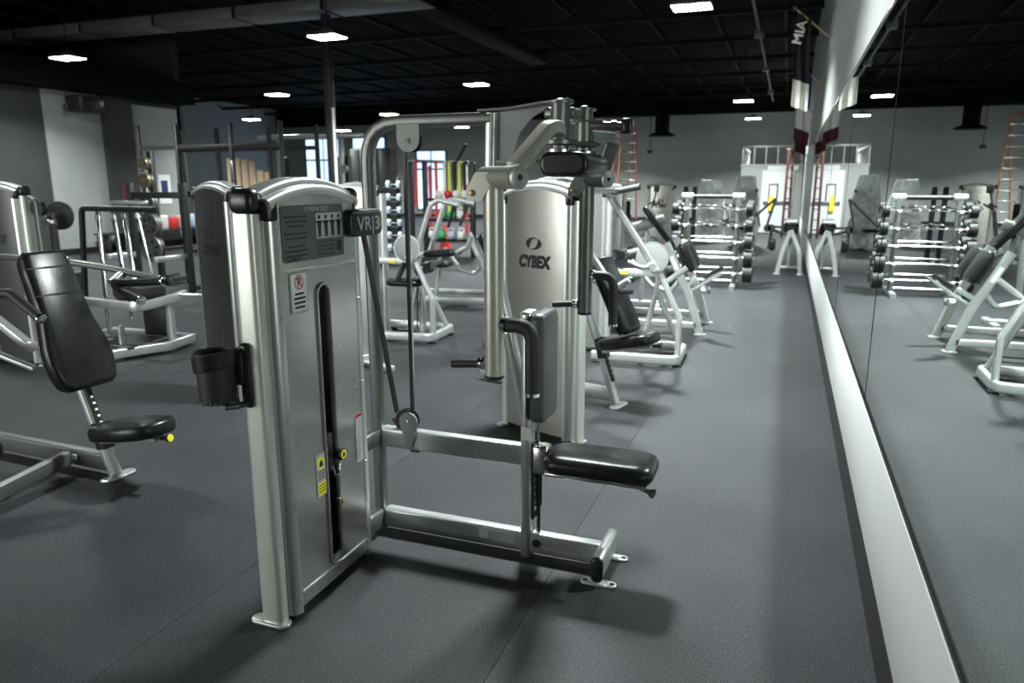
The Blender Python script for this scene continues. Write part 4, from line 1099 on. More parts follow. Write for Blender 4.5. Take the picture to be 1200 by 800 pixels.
def barbell(rt, ez, rh, nd):
    if ez:
        pts = [(-0.60, 0, 0), (-0.34, 0, 0), (-0.24, -0.035, 0.0), (-0.12, 0.035, 0.01), (0.0, 0.0, 0.0), (0.12, 0.035, 0.01), (0.24, -0.035, 0), (0.34, 0, 0), (0.60, 0, 0)]
    else:
        pts = [(-0.60, 0, 0), (0.60, 0, 0)]
    OB('bar', MB().tube(pts, 0.0145, 0.04, 10, N=Z), 'chrome', rt)
    for s in (-1, 1):
        h = OB('weight_head', MB().lathe([(rh*0.9, 0), (rh, 0.008), (rh, nd - 0.008), (rh*0.9, nd)], (s*(0.50), 0, 0), X*s, 20), 'rubber', rt)
        OB('head_cap', MB().lathe([(0.03, nd), (0.03, nd + 0.012), (0.02, nd + 0.016)], (s*0.50, 0, 0), X*s, 12), 'chrome', h)
        OB('inner_collar', MB().lathe([(0.028, -0.02), (0.032, -0.015), (0.032, 0)], (s*0.50, 0, 0), X*s, 12), 'chrome', h)
words5 = ['lowest', 'second lowest', 'middle', 'second highest', 'highest']
for i, z in enumerate(LV):
    for side, dy, dz in (('front', -0.145, 0.012), ('back', 0.245, 0.052)):
        ez = i >= 3
        b = root('barbell', '%s fixed barbell on the %s hooks of the rack' % ('bent curl bar' if ez else 'straight', words5[i] + ' ' + side), 'barbell',
                 (-1.09, GY + dy, z + dz - 0.010), 0, 'fixed barbells on the upright rack')
        barbell(b, ez, 0.135 - 0.010*i, 0.15 - 0.012*i)

# ================================================================== things at the far end of the aisle
ar = root('arched_bench', 'small bench on arched silver legs at the foot of the mirror', 'bench', (0.09, 14.07, 0))
wa = maker(ar, 0.0, 14.07)
wa('arch_leg', MB().bar([(-0.19, 14.07, 0.01), (-0.12, 14.07, 0.42), (-0.01, 14.07, 0.78)], 0.075, 0.06, 0.014, 0.3, N=Y), 'frame_white')
wa('arch_leg', MB().bar([(0.21, 14.07, 0.01), (0.16, 14.07, 0.42), (0.0, 14.07, 0.80)], 0.075, 0.06, 0.014, 0.3, N=Y), 'frame_white')
for x in (-0.19, 0.21):
    wa('foot_plate', MB().box((x - 0.06, 14.02, 0), (x + 0.06, 14.12, 0.015), 0.004), 'frame_white')
wa('spine', MB().bar([(0.0, 14.10, 0.70), (0.0, 15.2, 0.50)], 0.06, 0.09, 0.012, 0, N=X), 'frame_white')
wa('rear_leg', MB().bar([(0.0, 15.15, 0.02), (0.0, 15.15, 0.52)], 0.06, 0.06, 0.012, 0, N=X), 'frame_white')
wa('rear_foot', MB().box((-0.22, 15.10, 0), (0.22, 15.20, 0.04), 0.01), 'frame_white')
wa('bench_pad', MB().prism(rrect(0.26, 0.75, 0.10, 5), (0.0, 14.35, 0.80), X, Vector((0, 0.96, -0.28)), Vector((0, 0.28, 0.96)), -0.03, 0.05, 0.025), 'vinyl')
wa('pad_wrap', MB().cyl((-0.10, 14.12, 0.92), (0.10, 14.12, 0.92), 0.085, 16, 0.015), 'frame_white')
wa('side_pad', MB().box((-0.36, 14.0, 0.42), (-0.24, 14.14, 0.64), 0.04), 'vinyl')
wa('side_bar', MB().tube([(-0.05, 14.1, 0.72), (-0.33, 14.08, 0.80), (-0.36, 14.08, 0.45)], 0.025, 0.06, 10), 'iron')
wa('lever', MB().tube([(-0.10, 14.12, 0.84), (-0.42, 14.1, 0.86), (-0.30, 14.1, 1.35)], 0.022, 0.05, 10), 'iron')
wa('lever_rod', MB().cyl((-0.30, 14.1, 1.35), (-0.86, 14.2, 0.82), 0.022, 10), 'iron')
for x in (-0.40, -0.34):
    wa('weight_disc', MB().lathe([(0.06, 0), (0.07, 0.01), (0.07, 0.05), (0.06, 0.06)], (x, 14.04, 0.83), -Y, 16), 'iron')

def blob(w, d, h, seed, z0=0.0, n=18, m=12):
    """crumpled wrap over a boxy machine: faceted hull with folds"""
    rnd = random.Random(seed); v = []; 
    for j in range(m + 1):
        t = j / m
        z = z0 + h * t
        k = 1.0 - 0.42 * max(0, t - 0.55) / 0.45
        for i in range(n):
            a = 2*math.pi*i/n
            ca, sa = math.cos(a), math.sin(a)
            q = 1.0 / max(abs(ca), abs(sa)) ** 0.75
            j_ = 1 + rnd.uniform(-0.07, 0.07)
            v.append((w/2*ca*q*k*j_, d/2*sa*q*(0.6 + 0.4*k)*j_, z + rnd.uniform(-0.015, 0.015)))
    f = []
    for j in range(m):
        for i in range(n):
            l = (i+1) % n
            f.append((j*n+i, j*n+l, (j+1)*n+l, (j+1)*n+i))
    f.append(tuple(m*n + i for i in range(n)))
    return MB().add(v, f)
for k, (x, y, w_, h_, lab) in enumerate(((-2.08, 21.7, 0.85, 1.74, 'weight machine wrapped in clear plastic film behind the barbell rack'),
                                    (-1.05, 20.4, 0.66, 1.84, 'tall machine wrapped in clear film beside the booth door'))):
    wr2 = root('wrapped_machine', lab, 'wrapped machine', (x, y, 0), 10 - 20*k)
    tower(wr2, Matrix.Translation((0, 0.05, 0.02)) @ Matrix.Scale(0.92, 4), slot=False, logo=False, stack=False, panel='panel_dark' if k else 'brass')
    OB('base_beam', MB().box((-0.05, -0.75, 0.0), (0.05, 0.05, 0.10), 0.01), 'frame_white', wr2)
    OB('seat', MB().box((-0.16, -0.70, 0.45), (0.16, -0.35, 0.53), 0.03), 'vinyl', wr2)
    OB('seat_post', MB().box((-0.03, -0.56, 0.05), (0.03, -0.50, 0.47), 0.01), 'frame_white', wr2)
    OB('plastic_wrap', blob(w_, 0.55, h_ - 0.05, 11 + k, 0.03), 'film', wr2, smooth=0)
    OB('arm', MB().tube([(0.2, -0.1, 1.2), (0.45, -0.5, 0.85), (0.55, -0.7, 0.55)], 0.03, 0.08, 10), 'frame_white', wr2)

# plate loaded machine behind the rack, and far weight towers
def far_tower(x, y, rz, lab, pan='panel', logo=True, extra=True):
    t = root('weight_machine', lab, 'gym machine', (x, y, 0), rz, 'weight machines standing at the far end')
    tower(t, Matrix.Rotation(R(180), 4, 'Z'), slot=False, logo=logo, stack=False, panel=pan)
    if extra:
        OB('base_beam', MB().box((-0.04, 0.08, 0.02), (0.04, 1.2, 0.11), 0.012), 'frame', t)
        OB('seat_post', MB().box((-0.03, 0.85, 0.02), (0.03, 0.92, 0.5), 0.012), 'frame', t)
        OB('seat', MB().box((-0.18, 0.70, 0.48), (0.18, 1.10, 0.56), 0.03), 'vinyl', t)
        OB('back_pad', MB().box((-0.16, 0.66, 0.60), (0.16, 0.73, 1.20), 0.03), 'vinyl', t)
        OB('arm', MB().tube([(-0.25, 0.1, 1.35), (-0.38, 0.6, 1.35), (-0.38, 0.85, 0.95)], 0.025, 0.1, 10), 'frame', t)
    return t
far_tower(-2.70, 16.9, 3, 'grey weight tower with round logo left of the barbell rack')
far_tower(-3.95, 17.6, -10, 'grey weight tower just right of the front machine head')
far_tower(-4.6, 20.5, 8, 'grey weight tower under the orange ladder', extra=False)
for k, (x, lab) in enumerate(((-2.42, 'left of two slim dark posts beside the logo tower'), (-2.22, 'right of two slim dark posts beside the logo tower'))):
    p = root('cable_post', lab, 'post', (x + 0.25, 17.0, 0), 0)
    OB('upright', MB().box((-0.045, -0.06, 0.02), (0.045, 0.06, 1.55), 0.012), 'iron', p)
    OB('foot', MB().box((-0.085, -0.25, 0.0), (0.085, 0.25, 0.03), 0.01), 'iron', p)
    OB('pulley', MB().lathe([(0.05, -0.02), (0.05, 0.02)], (0, -0.08, 1.45), X, 14), 'plastic', p)
# spin bike like machine in front of the towers
bk = root('exercise_bike', 'dark upright exercise bike in front of the far towers', 'exercise bike', (-2.85, 14.8, 0), 25)
OB('front_foot', MB().box((0.35, -0.25, 0), (0.43, 0.25, 0.06), 0.02), 'iron', bk)
OB('rear_foot', MB().box((-0.49, -0.25, 0), (-0.41, 0.25, 0.06), 0.02), 'iron', bk)
OB('frame_bar', MB().tube([(-0.45, 0, 0.05), (-0.15, 0, 0.35), (0.10, 0, 0.42), (0.39, 0, 0.05)], 0.035, 0.1, 12), 'iron', bk)
OB('flywheel', MB().lathe([(0.20, -0.03), (0.23, -0.02), (0.23, 0.02), (0.20, 0.03)], (0.28, 0, 0.36), Y, 24), 'steel', bk)
OB('seat_tube', MB().cyl((-0.10, 0, 0.35), (-0.25, 0, 0.95), 0.03, 12), 'steel', bk)
OB('saddle', MB().prism([(-0.14, -0.10), (-0.14, 0.10), (0.05, 0.05), (0.14, 0.02), (0.14, -0.02), (0.05, -0.05)], (-0.25, 0, 0.95), X, Y, Z, 0, 0.07, 0.02), 'vinyl', bk)
OB('head_tube', MB().cyl((0.15, 0, 0.40), (0.30, 0, 1.15), 0.032, 12), 'iron', bk)
OB('handlebar', MB().tube([(0.30, -0.22, 1.20), (0.45, -0.20, 1.28), (0.30, 0, 1.16), (0.45, 0.20, 1.28), (0.30, 0.22, 1.20)], 0.018, 0.05, 10), 'rubber', bk)
OB('console', MB().box((0.36, -0.09, 1.45), (0.44, 0.09, 1.58), 0.02), 'plastic', bk)
OB('console_stem', MB().cyl((0.31, 0, 1.16), (0.40, 0, 1.48), 0.016, 8), 'iron', bk)
OB('crank', MB().lathe([(0.07, -0.03), (0.07, 0.03)], (0.02, 0, 0.36), Y, 14), 'steel', bk)

# plate loaded machine between curl machine and rack
pm_ = root('roller_bench', 'dark bench with fat grey roller behind the round cam cover', 'bench', (-1.75, 9.6, 0), 0)
OB('base_beam', MB().box((-0.9, -0.04, 0.0), (0.3, 0.04, 0.09), 0.012), 'frame', pm_)
OB('cross_foot', MB().box((-0.9, -0.35, 0.0), (-0.82, 0.35, 0.06), 0.012), 'frame', pm_)
OB('cross_foot', MB().box((0.2, -0.35, 0.0), (0.28, 0.35, 0.06), 0.012), 'frame', pm_)
OB('post', MB().bar([(0.0, 0, 0.08), (0.05, 0, 1.0)], 0.06, 0.07, 0.012, 0, N=Y), 'frame', pm_)
OB('roller', MB().cyl((-0.20, -0.05, 1.02), (0.26, 0.05, 1.16), 0.065, 18, 0.012), 'skin_grey', pm_)
OB('back_pad', MB().prism(rrect(0.30, 0.55, 0.06, 4), (0.18, 0, 1.10), Y, Vector((0.62, 0, -0.78)), Vector((0.78, 0, 0.62)), -0.03, 0.04, 0.02), 'vinyl', pm_)
OB('seat', MB().box((-0.62, -0.17, 0.42), (-0.22, 0.17, 0.50), 0.03), 'vinyl', pm_)
OB('seat_post', MB().box((-0.46, -0.03, 0.05), (-0.40, 0.03, 0.44), 0.012), 'frame', pm_)

# booth with a railed roof at the end of the aisle
bo = root('booth', 'grey booth with white door and railed roof at the end of the aisle', 'booth', (-0.5, 26.2, 0))
OB('front_wall', MB().box((-1.05, 0, 0), (0.88, 0.12, 2.18)), 'skin_grey', bo, 0)
OB('side_wall', MB().box((-1.05, 0.12, 0), (-0.93, 4.5, 2.18)), 'skin_grey', bo, 0)
OB('roof_slab', MB().box((-1.08, -0.02, 2.18), (0.88, 4.5, 2.26)), 'skin_grey', bo, 0)
dr = OB('door_leaf', MB().box((-0.36, -0.05, 0.02), (0.62, 0.0, 2.05)), 'white', bo, 0)
OB('door_lintel', MB().box((-0.20, -0.06, 2.06), (0.75, 0.0, 2.20)), 'white', bo, 0)
OB('vision_frame', MB().box((-0.14, -0.075, 1.0), (0.16, -0.05, 1.62), 0.01), 'black_base', dr)
OB('vision_pane', MB().box((-0.10, -0.085, 1.05), (0.12, -0.074, 1.57)), 'white', dr, 0)
OB('push_bar', MB().box((-0.3, -0.12, 0.98), (0.55, -0.06, 1.06), 0.01), 'steel', dr)
OB('wet_floor_sign', MB().prism([(-0.08, 0), (0.08, 0), (0.05, 0.50), (-0.05, 0.50)], (-0.05, -0.14, 0.75), X, Z, Y, 0, 0.02), 'yellow', dr)
OB('top_rail', MB().box((-1.06, 0.02, 2.80), (0.88, 0.08, 2.86), 0.01), 'frame_white', bo)
OB('side_rail', MB().box((-1.06, 0.02, 2.80), (-1.0, 4.4, 2.86), 0.01), 'frame_white', bo)
for k in range(6):
    OB('baluster', MB().box((-1.05 + 0.37*k, 0.03, 2.26), (-1.01 + 0.37*k, 0.07, 2.80), 0.005), 'frame_white', bo)
for k in range(5):
    OB('baluster', MB().box((-1.05, 0.9 + 0.8*k, 2.26), (-1.01, 0.94 + 0.8*k, 2.80), 0.005), 'frame_white', bo)

# ladders
def ladder(rt, h, w, rungs, m, spread=0.0, leg='steel'):
    for s in (-1, 1):
        OB('stile', MB().bar([(s*w*0.5, 0, 0.0), (s*w*0.34, 0, h)], 0.03, 0.075, 0.005, 0, N=Y), m, rt)
        if spread:
            OB('rear_stile', MB().bar([(s*w*0.5, spread, 0.0), (s*w*0.34, 0.05, h)], 0.03, 0.05, 0.005, 0, N=Y), m, rt)
    for k in range(rungs):
        t = (k + 0.8) / rungs * 0.95
        ww = w * (0.5 - 0.16*t)
        OB('rung', MB().box((-ww, -0.035, h*t - 0.015), (ww, 0.035, h*t + 0.015), 0.006), leg, rt)
    OB('top_cap', MB().box((-w*0.36, -0.08, h - 0.02), (w*0.36, 0.10, h + 0.05), 0.015), m, rt)
la = root('step_ladder', 'tall orange step ladder standing open against the far wall', 'ladder', (-5.0, 24.2, 0), 35)
ladder(la, 3.45, 0.75, 11, 'orange', 1.3)
lb_ = root('leaning_ladder', 'red brown ladder leaning by the booth door', 'ladder', (-0.02, 24.0, 0), 60)
ladder(lb_, 2.6, 0.36, 8, 'rust', 0.0, 'rust')

# flags on short poles above the mirror
def flag(rt, bands, w, h, seed):
    rnd = random.Random(seed)
    OB('pole', MB().cyl((0.42, 0, h*0.5 - 0.25), (-0.06, 0, h*0.5 + 0.16), 0.014, 8), 'wood', rt)
    OB('finial', MB().lathe([(0.0, 0), (0.03, 0.03), (0.025, 0.06), (0.001, 0.09)], (-0.06, 0, h*0.5 + 0.16), (-0.75, 0, 0.65), 10), 'brass', rt)
    n = 8
    z = h*0.5 + 0.12
    for m, frac in bands:
        hh = h * frac
        v = []
        for j in range(7):
            for i in range(n + 1):
                u = i / n
                zz = z - hh*j/6 - (0.30*u*(w/0.30))*0.45
                v.append((-0.05 + w*u*(1 - 0.10*math.sin(zz*3)), 0.05*math.sin(u*11 + zz*1.3), zz))
        OB('flag_cloth', MB().add(v, [(j*(n+1)+i, j*(n+1)+i+1, (j+1)*(n+1)+i+1, (j+1)*(n+1)+i) for j in range(6) for i in range(n)]), m, rt)
        z -= hh
f1 = root('wall_flag', 'black flag with white lettering hanging above the mirror', 'flag', (-0.02, 12.6, 3.35))
flag(f1, (('cloth_black', 0.30), ('cloth_black', 0.40), ('cloth_white', 0.30)), 0.22, 1.35, 3)
TXT('flag_lettering', 'MIA', 0.20, 'print_white', f1, (0.0, -0.07, 0.50), (0.2, 0, 0.98), (-0.98, 0, 0.2), bold=0.004)
f2 = root('wall_flag', 'flag with navy, white and red bands hanging above the mirror', 'flag', (0.06, 15.2, 2.95))
flag(f2, (('blue', 0.50), ('cloth_white', 0.32), ('maroon', 0.18)), 0.24, 1.30, 5)
f3 = root('wall_flag', 'pale flag with red edge, the farthest above the mirror', 'flag', (0.10, 19.0, 2.80))
flag(f3, (('cloth_white', 0.75), ('maroon', 0.25)), 0.22, 1.1, 9)

# ================================================================== left background
# squat rack with bars and plates
def power_rack(rt, xs, y0, y1, h, beam_z, m='iron', side=None):
    for x in xs:
        for y in (y0, y1):
            OB('upright', MB().box((x - 0.04, y - 0.04, 0.0), (x + 0.04, y + 0.04, h), 0.008), m, rt)
    for y in (y0, y1):
        OB('cross_beam', MB().box((xs[0], y - 0.035, beam_z), (xs[-1], y + 0.035, beam_z + 0.09), 0.008), m, rt)
    for x in xs:
        OB('side_beam', MB().box((x - 0.03, y0, 0.05), (x + 0.03, y1, 0.13), 0.008), m, rt)
pr = root('power_rack', 'long black power rack with tall uprights beside the left wall', 'rack', (-12.0, 13.0, 0))
power_rack(pr, (-1.9, -0.8, 0.7, 2.0), 0.0, 1.25, 2.90, 2.36)
for x in (-1.9, 0.7):
    OB('upright_sleeve', MB().box((x - 0.045, -0.046, 1.4), (x + 0.045, -0.04, 2.1), 0.004), 'steel', pr)
pr2 = root('power_rack', 'black power rack with white posters behind the plate tree', 'rack', (-8.35, 8.4, 0))
power_rack(pr2, (-0.9, 0.12), 0.0, 1.0, 1.62, 1.40)
OB('spotter_arm', MB().box((-0.85, -0.42, 1.32), (-0.18, -0.36, 1.37), 0.01), 'frame_white', pr2)
OB('spotter_arm', MB().box((0.05, -0.6, 0.52), (0.12, 0, 0.60), 0.01), 'frame_white', pr2)
OB('spotter_arm', MB().box((-0.95, -0.5, 0.52), (-0.87, 0, 0.60), 0.01), 'frame_white', pr2)

# plate tree with plates: each plate is a thing of its own
ptx, pty = -10.15, 9.7
pt = root('plate_tree', 'black plate tree loaded with iron plates in front of the left wall', 'rack', (ptx, pty, 0))
OB('post', MB().box((-0.045, -0.045, 0.02), (0.045, 0.045, 2.15), 0.01), 'iron', pt)
OB('base', MB().box((-0.35, -0.05, 0.0), (0.35, 0.05, 0.06), 0.01), 'iron', pt)
OB('base', MB().box((-0.05, -0.35, 0.0), (0.05, 0.35, 0.06), 0.01), 'iron', pt)
PZ = (0.52, 0.92, 1.28, 1.66, 1.94)
PR = (0.225, 0.205, 0.17, 0.125, 0.105)
for z in PZ:
    OB('peg', MB().cyl((0, 0, z), (0.05, -0.34, z + 0.02), 0.022, 10), 'chrome', pt)
def plate_obj(lab, loc, r, m, holes=True):
    p = root('weight_plate', lab, 'weight plate', loc, 0, 'iron plates on the plate tree')
    d = OB('disc', MB().lathe([(r*0.55, -0.014), (r*0.82, -0.012), (r*0.86, -0.026), (r*0.97, -0.028), (r, -0.018), (r, 0.018), (r*0.97, 0.026), (r*0.5, 0.02)], (0, 0, 0), Y, 26), m, p)
    OB('hub', MB().lathe([(r*0.26, -0.034), (r*0.28, -0.026), (r*0.30, 0.0)], (0, 0, 0), Y, 16), m, p)
    if holes:
        for k in range(6):
            a = R(60*k + 15)
            OB('grip_hole', MB().lathe([(r*0.15, -0.0165), (r*0.15, -0.0145)], (r*0.56*math.cos(a), 0, r*0.56*math.sin(a)), Y, 10), 'print_dark', p)
    return p
wz = ['lowest', 'second lowest', 'middle', 'second highest', 'highest']
for i, (z, r) in enumerate(zip(PZ, PR)):
    plate_obj('%s front plate on the plate tree' % wz[i], (ptx + 0.035, pty - 0.20, z + 0.006), r, 'brass' if i > 2 else 'grey_iron', i < 3)
    plate_obj('%s rear plate on the plate tree' % wz[i], (ptx + 0.022, pty - 0.115, z + 0.002), r*0.96, 'grey_iron' if i > 0 else 'iron', i < 3)

# wall fan, posters, low shelf and little things by the left wall
fn = root('wall_heater', 'black box heater mounted high on the pale left wall bay', 'heater', (-15.50, 12.9, 3.22))
OB('casing', MB().box((0.0, -0.33, 0), (0.45, 0.33, 0.36), 0.03), 'iron', fn)
OB('grille', MB().box((0.44, -0.28, 0.04), (0.47, 0.28, 0.32), 0.01), 'plastic', fn)
OB('hanging_ball', MB().lathe([(0.01, 0.42), (0.01, 0.12), (0.06, 0.09), (0.075, 0.03), (0.05, -0.03), (0.01, -0.05)], (0.25, -0.52, 0.02), Z, 12), 'iron', fn)
for k, (yy, zz, hh, m, lab) in enumerate(((14.75, 1.25, 0.5, 'print_white', 'white poster on the left wall behind the plate tree'), (15.2, 1.1, 0.75, 'print_white', 'taller white poster next to the wall corner'),
                                    (13.9, 1.1, 0.55, 'maroon', 'dark red poster on the dark wall pier'))):
    x_ = -15.515 if k < 2 else -15.395
    t = tag(OB('poster', MB().box((0, -0.2, 0), (0.01, 0.2, hh)), m, None, 0), lab, 'poster')
    t.location = (x_, yy, zz)
    if k < 2:
        OB('print_block', MB().box((0.010, -0.12, hh*0.35), (0.012, 0.10, hh*0.8)), 'blue' if k else 'print_dark', t, 0)
sh = root('low_shelf', 'low black shelf along the left wall holding coloured boxes', 'shelf', (-15.2, 14.4, 0))
OB('shelf_board', MB().box((-0.2, -1.6, 0.42), (0.2, 1.6, 0.46), 0.01), 'iron', sh)
for yy in (-1.5, 0, 1.5):
    OB('leg', MB().box((-0.2, yy - 0.03, 0), (0.2, yy + 0.03, 0.42), 0.01), 'iron', sh)
cols = ['pale_blue', 'red', 'cloth_white', 'red', 'cloth_white', 'pale_blue']
nm = ['pale blue', 'red', 'white', 'dull red', 'pale white', 'light blue']
for k in range(6):
    b = tag(OB('small_box', MB().box((-0.12, -0.13, 0), (0.12, 0.13, 0.30 + 0.03*(k % 3)), 0.02), cols[k]), '%s box on the low shelf, %s from the pier' % (nm[k], ['first', 'second', 'third', 'fourth', 'fifth', 'sixth'][k]), 'box', 'boxes on the low shelf')
    b.location = (-15.2, 14.0 + 0.33*k, 0.46)
# dark bench machine between left tower and plate tree
bm_ = root('bench_press_station', 'black bench press station left of the guide rods', 'bench', (-10.6, 7.4, 0), 15)
OB('bench_pad', MB().box((-0.9, -0.15, 0.42), (0.3, 0.15, 0.50), 0.03), 'vinyl', bm_)
OB('bench_leg', MB().box((-0.8, -0.04, 0), (-0.72, 0.04, 0.43), 0.01), 'iron', bm_)
OB('bench_leg', MB().box((0.12, -0.04, 0), (0.2, 0.04, 0.43), 0.01), 'iron', bm_)
for s in (-1, 1):
    OB('upright', MB().box((0.26, s*0.55 - 0.04, 0), (0.34, s*0.55 + 0.04, 1.18), 0.01), 'iron', bm_)
    OB('bar_cradle', MB().box((0.20, s*0.55 - 0.05, 1.0), (0.36, s*0.55 + 0.05, 1.08), 0.01), 'steel', bm_)
OB('spotter_stand', MB().box((0.36, -0.55, 0.25), (0.75, 0.55, 0.30), 0.01), 'iron', bm_)
OB('stand_leg', MB().box((0.68, -0.55, 0), (0.74, 0.55, 0.26), 0.01), 'iron', bm_)
OB('stand_beam', MB().box((0.27, -0.56, 0.20), (0.33, 0.56, 0.28), 0.01), 'iron', bm_)
bb_ = root('olympic_barbell', 'long barbell with black plates lying on the bench press station', 'barbell', (-10.33, 7.48, 1.13), 105)
OB('bar', MB().cyl((-1.05, 0, 0), (1.05, 0, 0), 0.015, 10), 'chrome', bb_)
for s in (-1, 1):
    OB('bumper_plate', MB().lathe([(0.20, 0), (0.22, 0.01), (0.22, 0.05), (0.20, 0.06)], (s*0.72, 0, 0), X*s, 24), 'iron', bb_)
    OB('collar', MB().cyl((s*0.80, 0, 0), (s*0.86, 0, 0), 0.035, 12), 'chrome', bb_)

# ================================================================== middle background
# storage rig with bands, straps and balls
rg = root('storage_rig', 'black storage rig hung with bands and straps in the middle background', 'rack', (-7.25, 15.0, 0))
for x in (-0.80, -0.45, 0.72):
    OB('upright', MB().box((x - 0.05, -0.05, 0), (x + 0.05, 0.05, 2.10), 0.01), 'iron', rg)
OB('top_beam', MB().bar([(-0.85, 0, 2.12), (0.78, 0, 2.06)], 0.07, 0.07, 0.01, 0, N=Y), 'steel', rg)
for z in (0.35, 0.80, 1.25):
    OB('shelf_rail', MB().box((-0.45, -0.03, z), (0.72, 0.03, z + 0.05), 0.01), 'iron', rg)
    OB('shelf_tray', MB().box((-0.40, -0.22, z - 0.02), (0.68, 0.22, z), 0.01), 'iron', rg)
OB('boom_arm', MB().bar([(0.35, 0, 2.10), (0.62, -0.1, 2.45)], 0.05, 0.06, 0.01, 0, N=Y), 'iron', rg)
bands = [(-0.62, 'red', 1.0, 'broad red strap hanging inside the storage rig'), (-0.12, 'red', 1.25, 'long red strap next to the red cone'), (0.08, 'print_white', 0.9, 'white strap hanging in the storage rig'),
         (0.20, 'lime', 1.2, 'left lime resistance band on the rig'), (0.44, 'lime', 0.9, 'right lime resistance band on the rig'), (0.33, 'cloth_black', 1.3, 'black strap between the lime bands'), (0.57, 'cloth_black', 1.1, 'rightmost black strap on the rig')]
for x, m, ln, lab in bands:
    b = tag(OB('hanging_band', MB().bar([(0, 0, -0.05), (0.015, -0.05, 0.0), (0.0, -0.10, -0.06), (0.01, -0.11, -ln*0.5), (-0.01, -0.11, -ln)], 0.07, 0.012, 0.004, 0.04, N=(0, 1, 0.1)), m), lab, 'band', 'bands and straps on the storage rig')
    b.location = (-7.25 + x, 15.0, 2.14 - 0.03*(x + 0.8))
gn = 0
for z, row in ((1.30, ('cloth_white', 'red', 'cloth_white', 'cloth_white')), (0.85, ('green', 'green', 'cloth_white')), (0.40, ('cloth_white', 'green', 'pale_blue', 'cloth_white'))):
    for k, m in enumerate(row):
        gn += 1
        x = -0.05 + 0.21*k if z > 1 else 0.02 + 0.22*k
        if z == 0.40: x = -0.25 + 0.24*k
        t = root('kettlebell', '%s kettlebell, %s on the %s tray of the rig' % ({'cloth_white': 'white', 'red': 'red', 'green': 'green', 'pale_blue': 'pale blue'}[m], ['first', 'second', 'third', 'fourth'][k], {1.30: 'top', 0.85: 'middle', 0.40: 'bottom'}[z]), 'kettlebell', (-7.25 + x, 14.92, z - 0.052 + 0.052), 0, 'kettlebells on the rig trays')
        OB('bell', MB().lathe([(0.05, 0.0), (0.085, 0.03), (0.10, 0.09), (0.085, 0.15), (0.05, 0.175)], (0, 0, 0), Z, 16), m, t)
        OB('handle', MB().tube([(-0.06, 0, 0.13), (-0.07, 0, 0.24), (0.07, 0, 0.24), (0.06, 0, 0.13)], 0.015, 0.04, 8), m, t)
cn = root('traffic_cone', 'small red cone on the floor behind the curl arms', 'cone', (-7.9, 16.4, 0))
OB('cone', MB().lathe([(0.15, 0.03), (0.03, 0.62), (0.02, 0.64)], (0, 0, 0), Z, 18), 'red', cn)
OB('cone_foot', MB().box((-0.2, -0.2, 0), (0.2, 0.2, 0.035), 0.01), 'red', cn)
# pale blue dumbbells in a vertical rack
dk = root('dumbbell_stand', 'narrow stand of pale blue dumbbells left of the storage rig', 'rack', (-7.35, 13.0, 0))
OB('upright', MB().box((-0.04, 0.10, 0), (0.04, 0.18, 1.75), 0.01), 'iron', dk)
OB('foot', MB().box((-0.25, -0.25, 0), (0.25, 0.25, 0.05), 0.01), 'iron', dk)
wn = ['lowest', 'second', 'third', 'fourth', 'fifth', 'top']
for k in range(6):
    z = 0.35 + 0.25*k
    OB('cradle', MB().box((-0.10, -0.10, z - 0.10), (0.10, 0.12, z - 0.075), 0.006), 'iron', dk)
    d = root('dumbbell', 'pale blue hexagonal dumbbell, %s on the narrow stand' % wn[k], 'dumbbell', (-7.35, 12.95, z), 12, 'pale blue dumbbells on the stand')
    OB('handle', MB().cyl((-0.10, 0, 0), (0.10, 0, 0), 0.016, 10), 'chrome', d)
    for s in (-1, 1):
        OB('head', MB().lathe([(0.062, 0), (0.075, 0.01), (0.075, 0.07), (0.06, 0.08)], (s*0.07, 0, 0), X*s, 6), 'pale_blue', d)
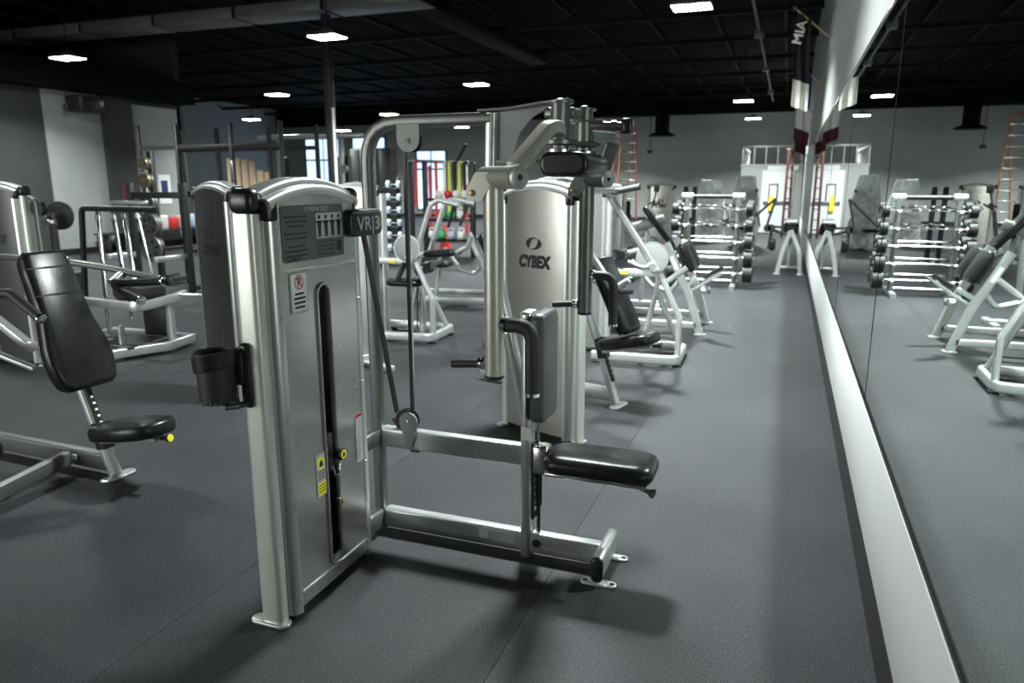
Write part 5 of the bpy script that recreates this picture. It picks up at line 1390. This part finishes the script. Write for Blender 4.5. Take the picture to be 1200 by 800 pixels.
# red posts along the far wall
for k, (x, y) in enumerate(((-12.0, 20), (-11.6, 20), (-10.1, 20), (-9.0, 20.2))):
    p = root('slim_post', 'slim red and white post, %s from the left, behind the storage rig' % ['first', 'second', 'third', 'fourth'][k], 'post', (x, y, 0), 0, 'red and white posts')
    OB('lower_tube', MB().cyl((0, 0, 0.02), (0, 0, 1.6), 0.045, 12), 'red', p)
    OB('upper_tube', MB().cyl((0, 0, 1.6), (0, 0, 2.15), 0.05, 12), 'cloth_white' if k % 2 else 'red', p)
    OB('foot', MB().lathe([(0.16, 0), (0.16, 0.02), (0.05, 0.04)], (0, 0, 0), Z, 16), 'iron', p)
# cable crossover frame behind the main tower
cc = root('cable_crossover', 'pale cable crossover frame in front of the glazed end wall', 'gym machine', (-11.6, 16.2, 0))
for x in (-0.95, 0.95):
    OB('upright', MB().box((x - 0.06, -0.06, 0), (x + 0.06, 0.06, 2.75), 0.015), 'frame_white', cc)
    OB('foot', MB().box((x - 0.10, -0.4, 0), (x + 0.10, 0.4, 0.06), 0.01), 'frame_white', cc)
    OB('weight_shroud', MB().box((x - 0.16, 0.05, 0.1), (x + 0.16, 0.20, 2.3), 0.02), 'iron', cc)
    OB('pulley_disc', MB().lathe([(0.10, -0.02), (0.11, 0), (0.10, 0.02)], (x + 0.13, -0.1, 1.98), Y, 20), 'frame_white', cc)
OB('top_beam', MB().box((-1.6, -0.05, 2.75), (1.6, 0.05, 2.85), 0.015), 'frame', cc)
# dark lockers and pale planks
lk = root('locker_block', 'tall dark locker block right of the pale crossover frame', 'locker', (-11.2, 18.4, 0))
for k in range(4):
    d = OB('locker_door', MB().box((-0.62 + 0.31*k, 0, 0.05), (-0.33 + 0.31*k, 0.03, 2.55), 0.008), 'iron', lk)
    OB('handle', MB().box((-0.39 + 0.31*k, -0.02, 1.2), (-0.37 + 0.31*k, 0.0, 1.35)), 'steel', d, 0)
OB('carcass', MB().box((-0.64, 0.03, 0.0), (0.64, 0.45, 2.6), 0.01), 'iron', lk)
for k in range(6):
    x = -17.5 + 0.30*k
    h = (2.45, 2.45, 2.40, 2.35, 2.05, 2.0)[k]
    t = tag(OB('plank', MB().box((-0.11, -0.03, 0), (0.11, 0.03, h), 0.006), 'wood'), 'pale wooden plank standing upright, %s from the left' % ['first', 'second', 'third', 'fourth', 'fifth', 'sixth'][k], 'plank', 'planks leaning at the end of the rack')
    t.location = (x, 20.0, 0);
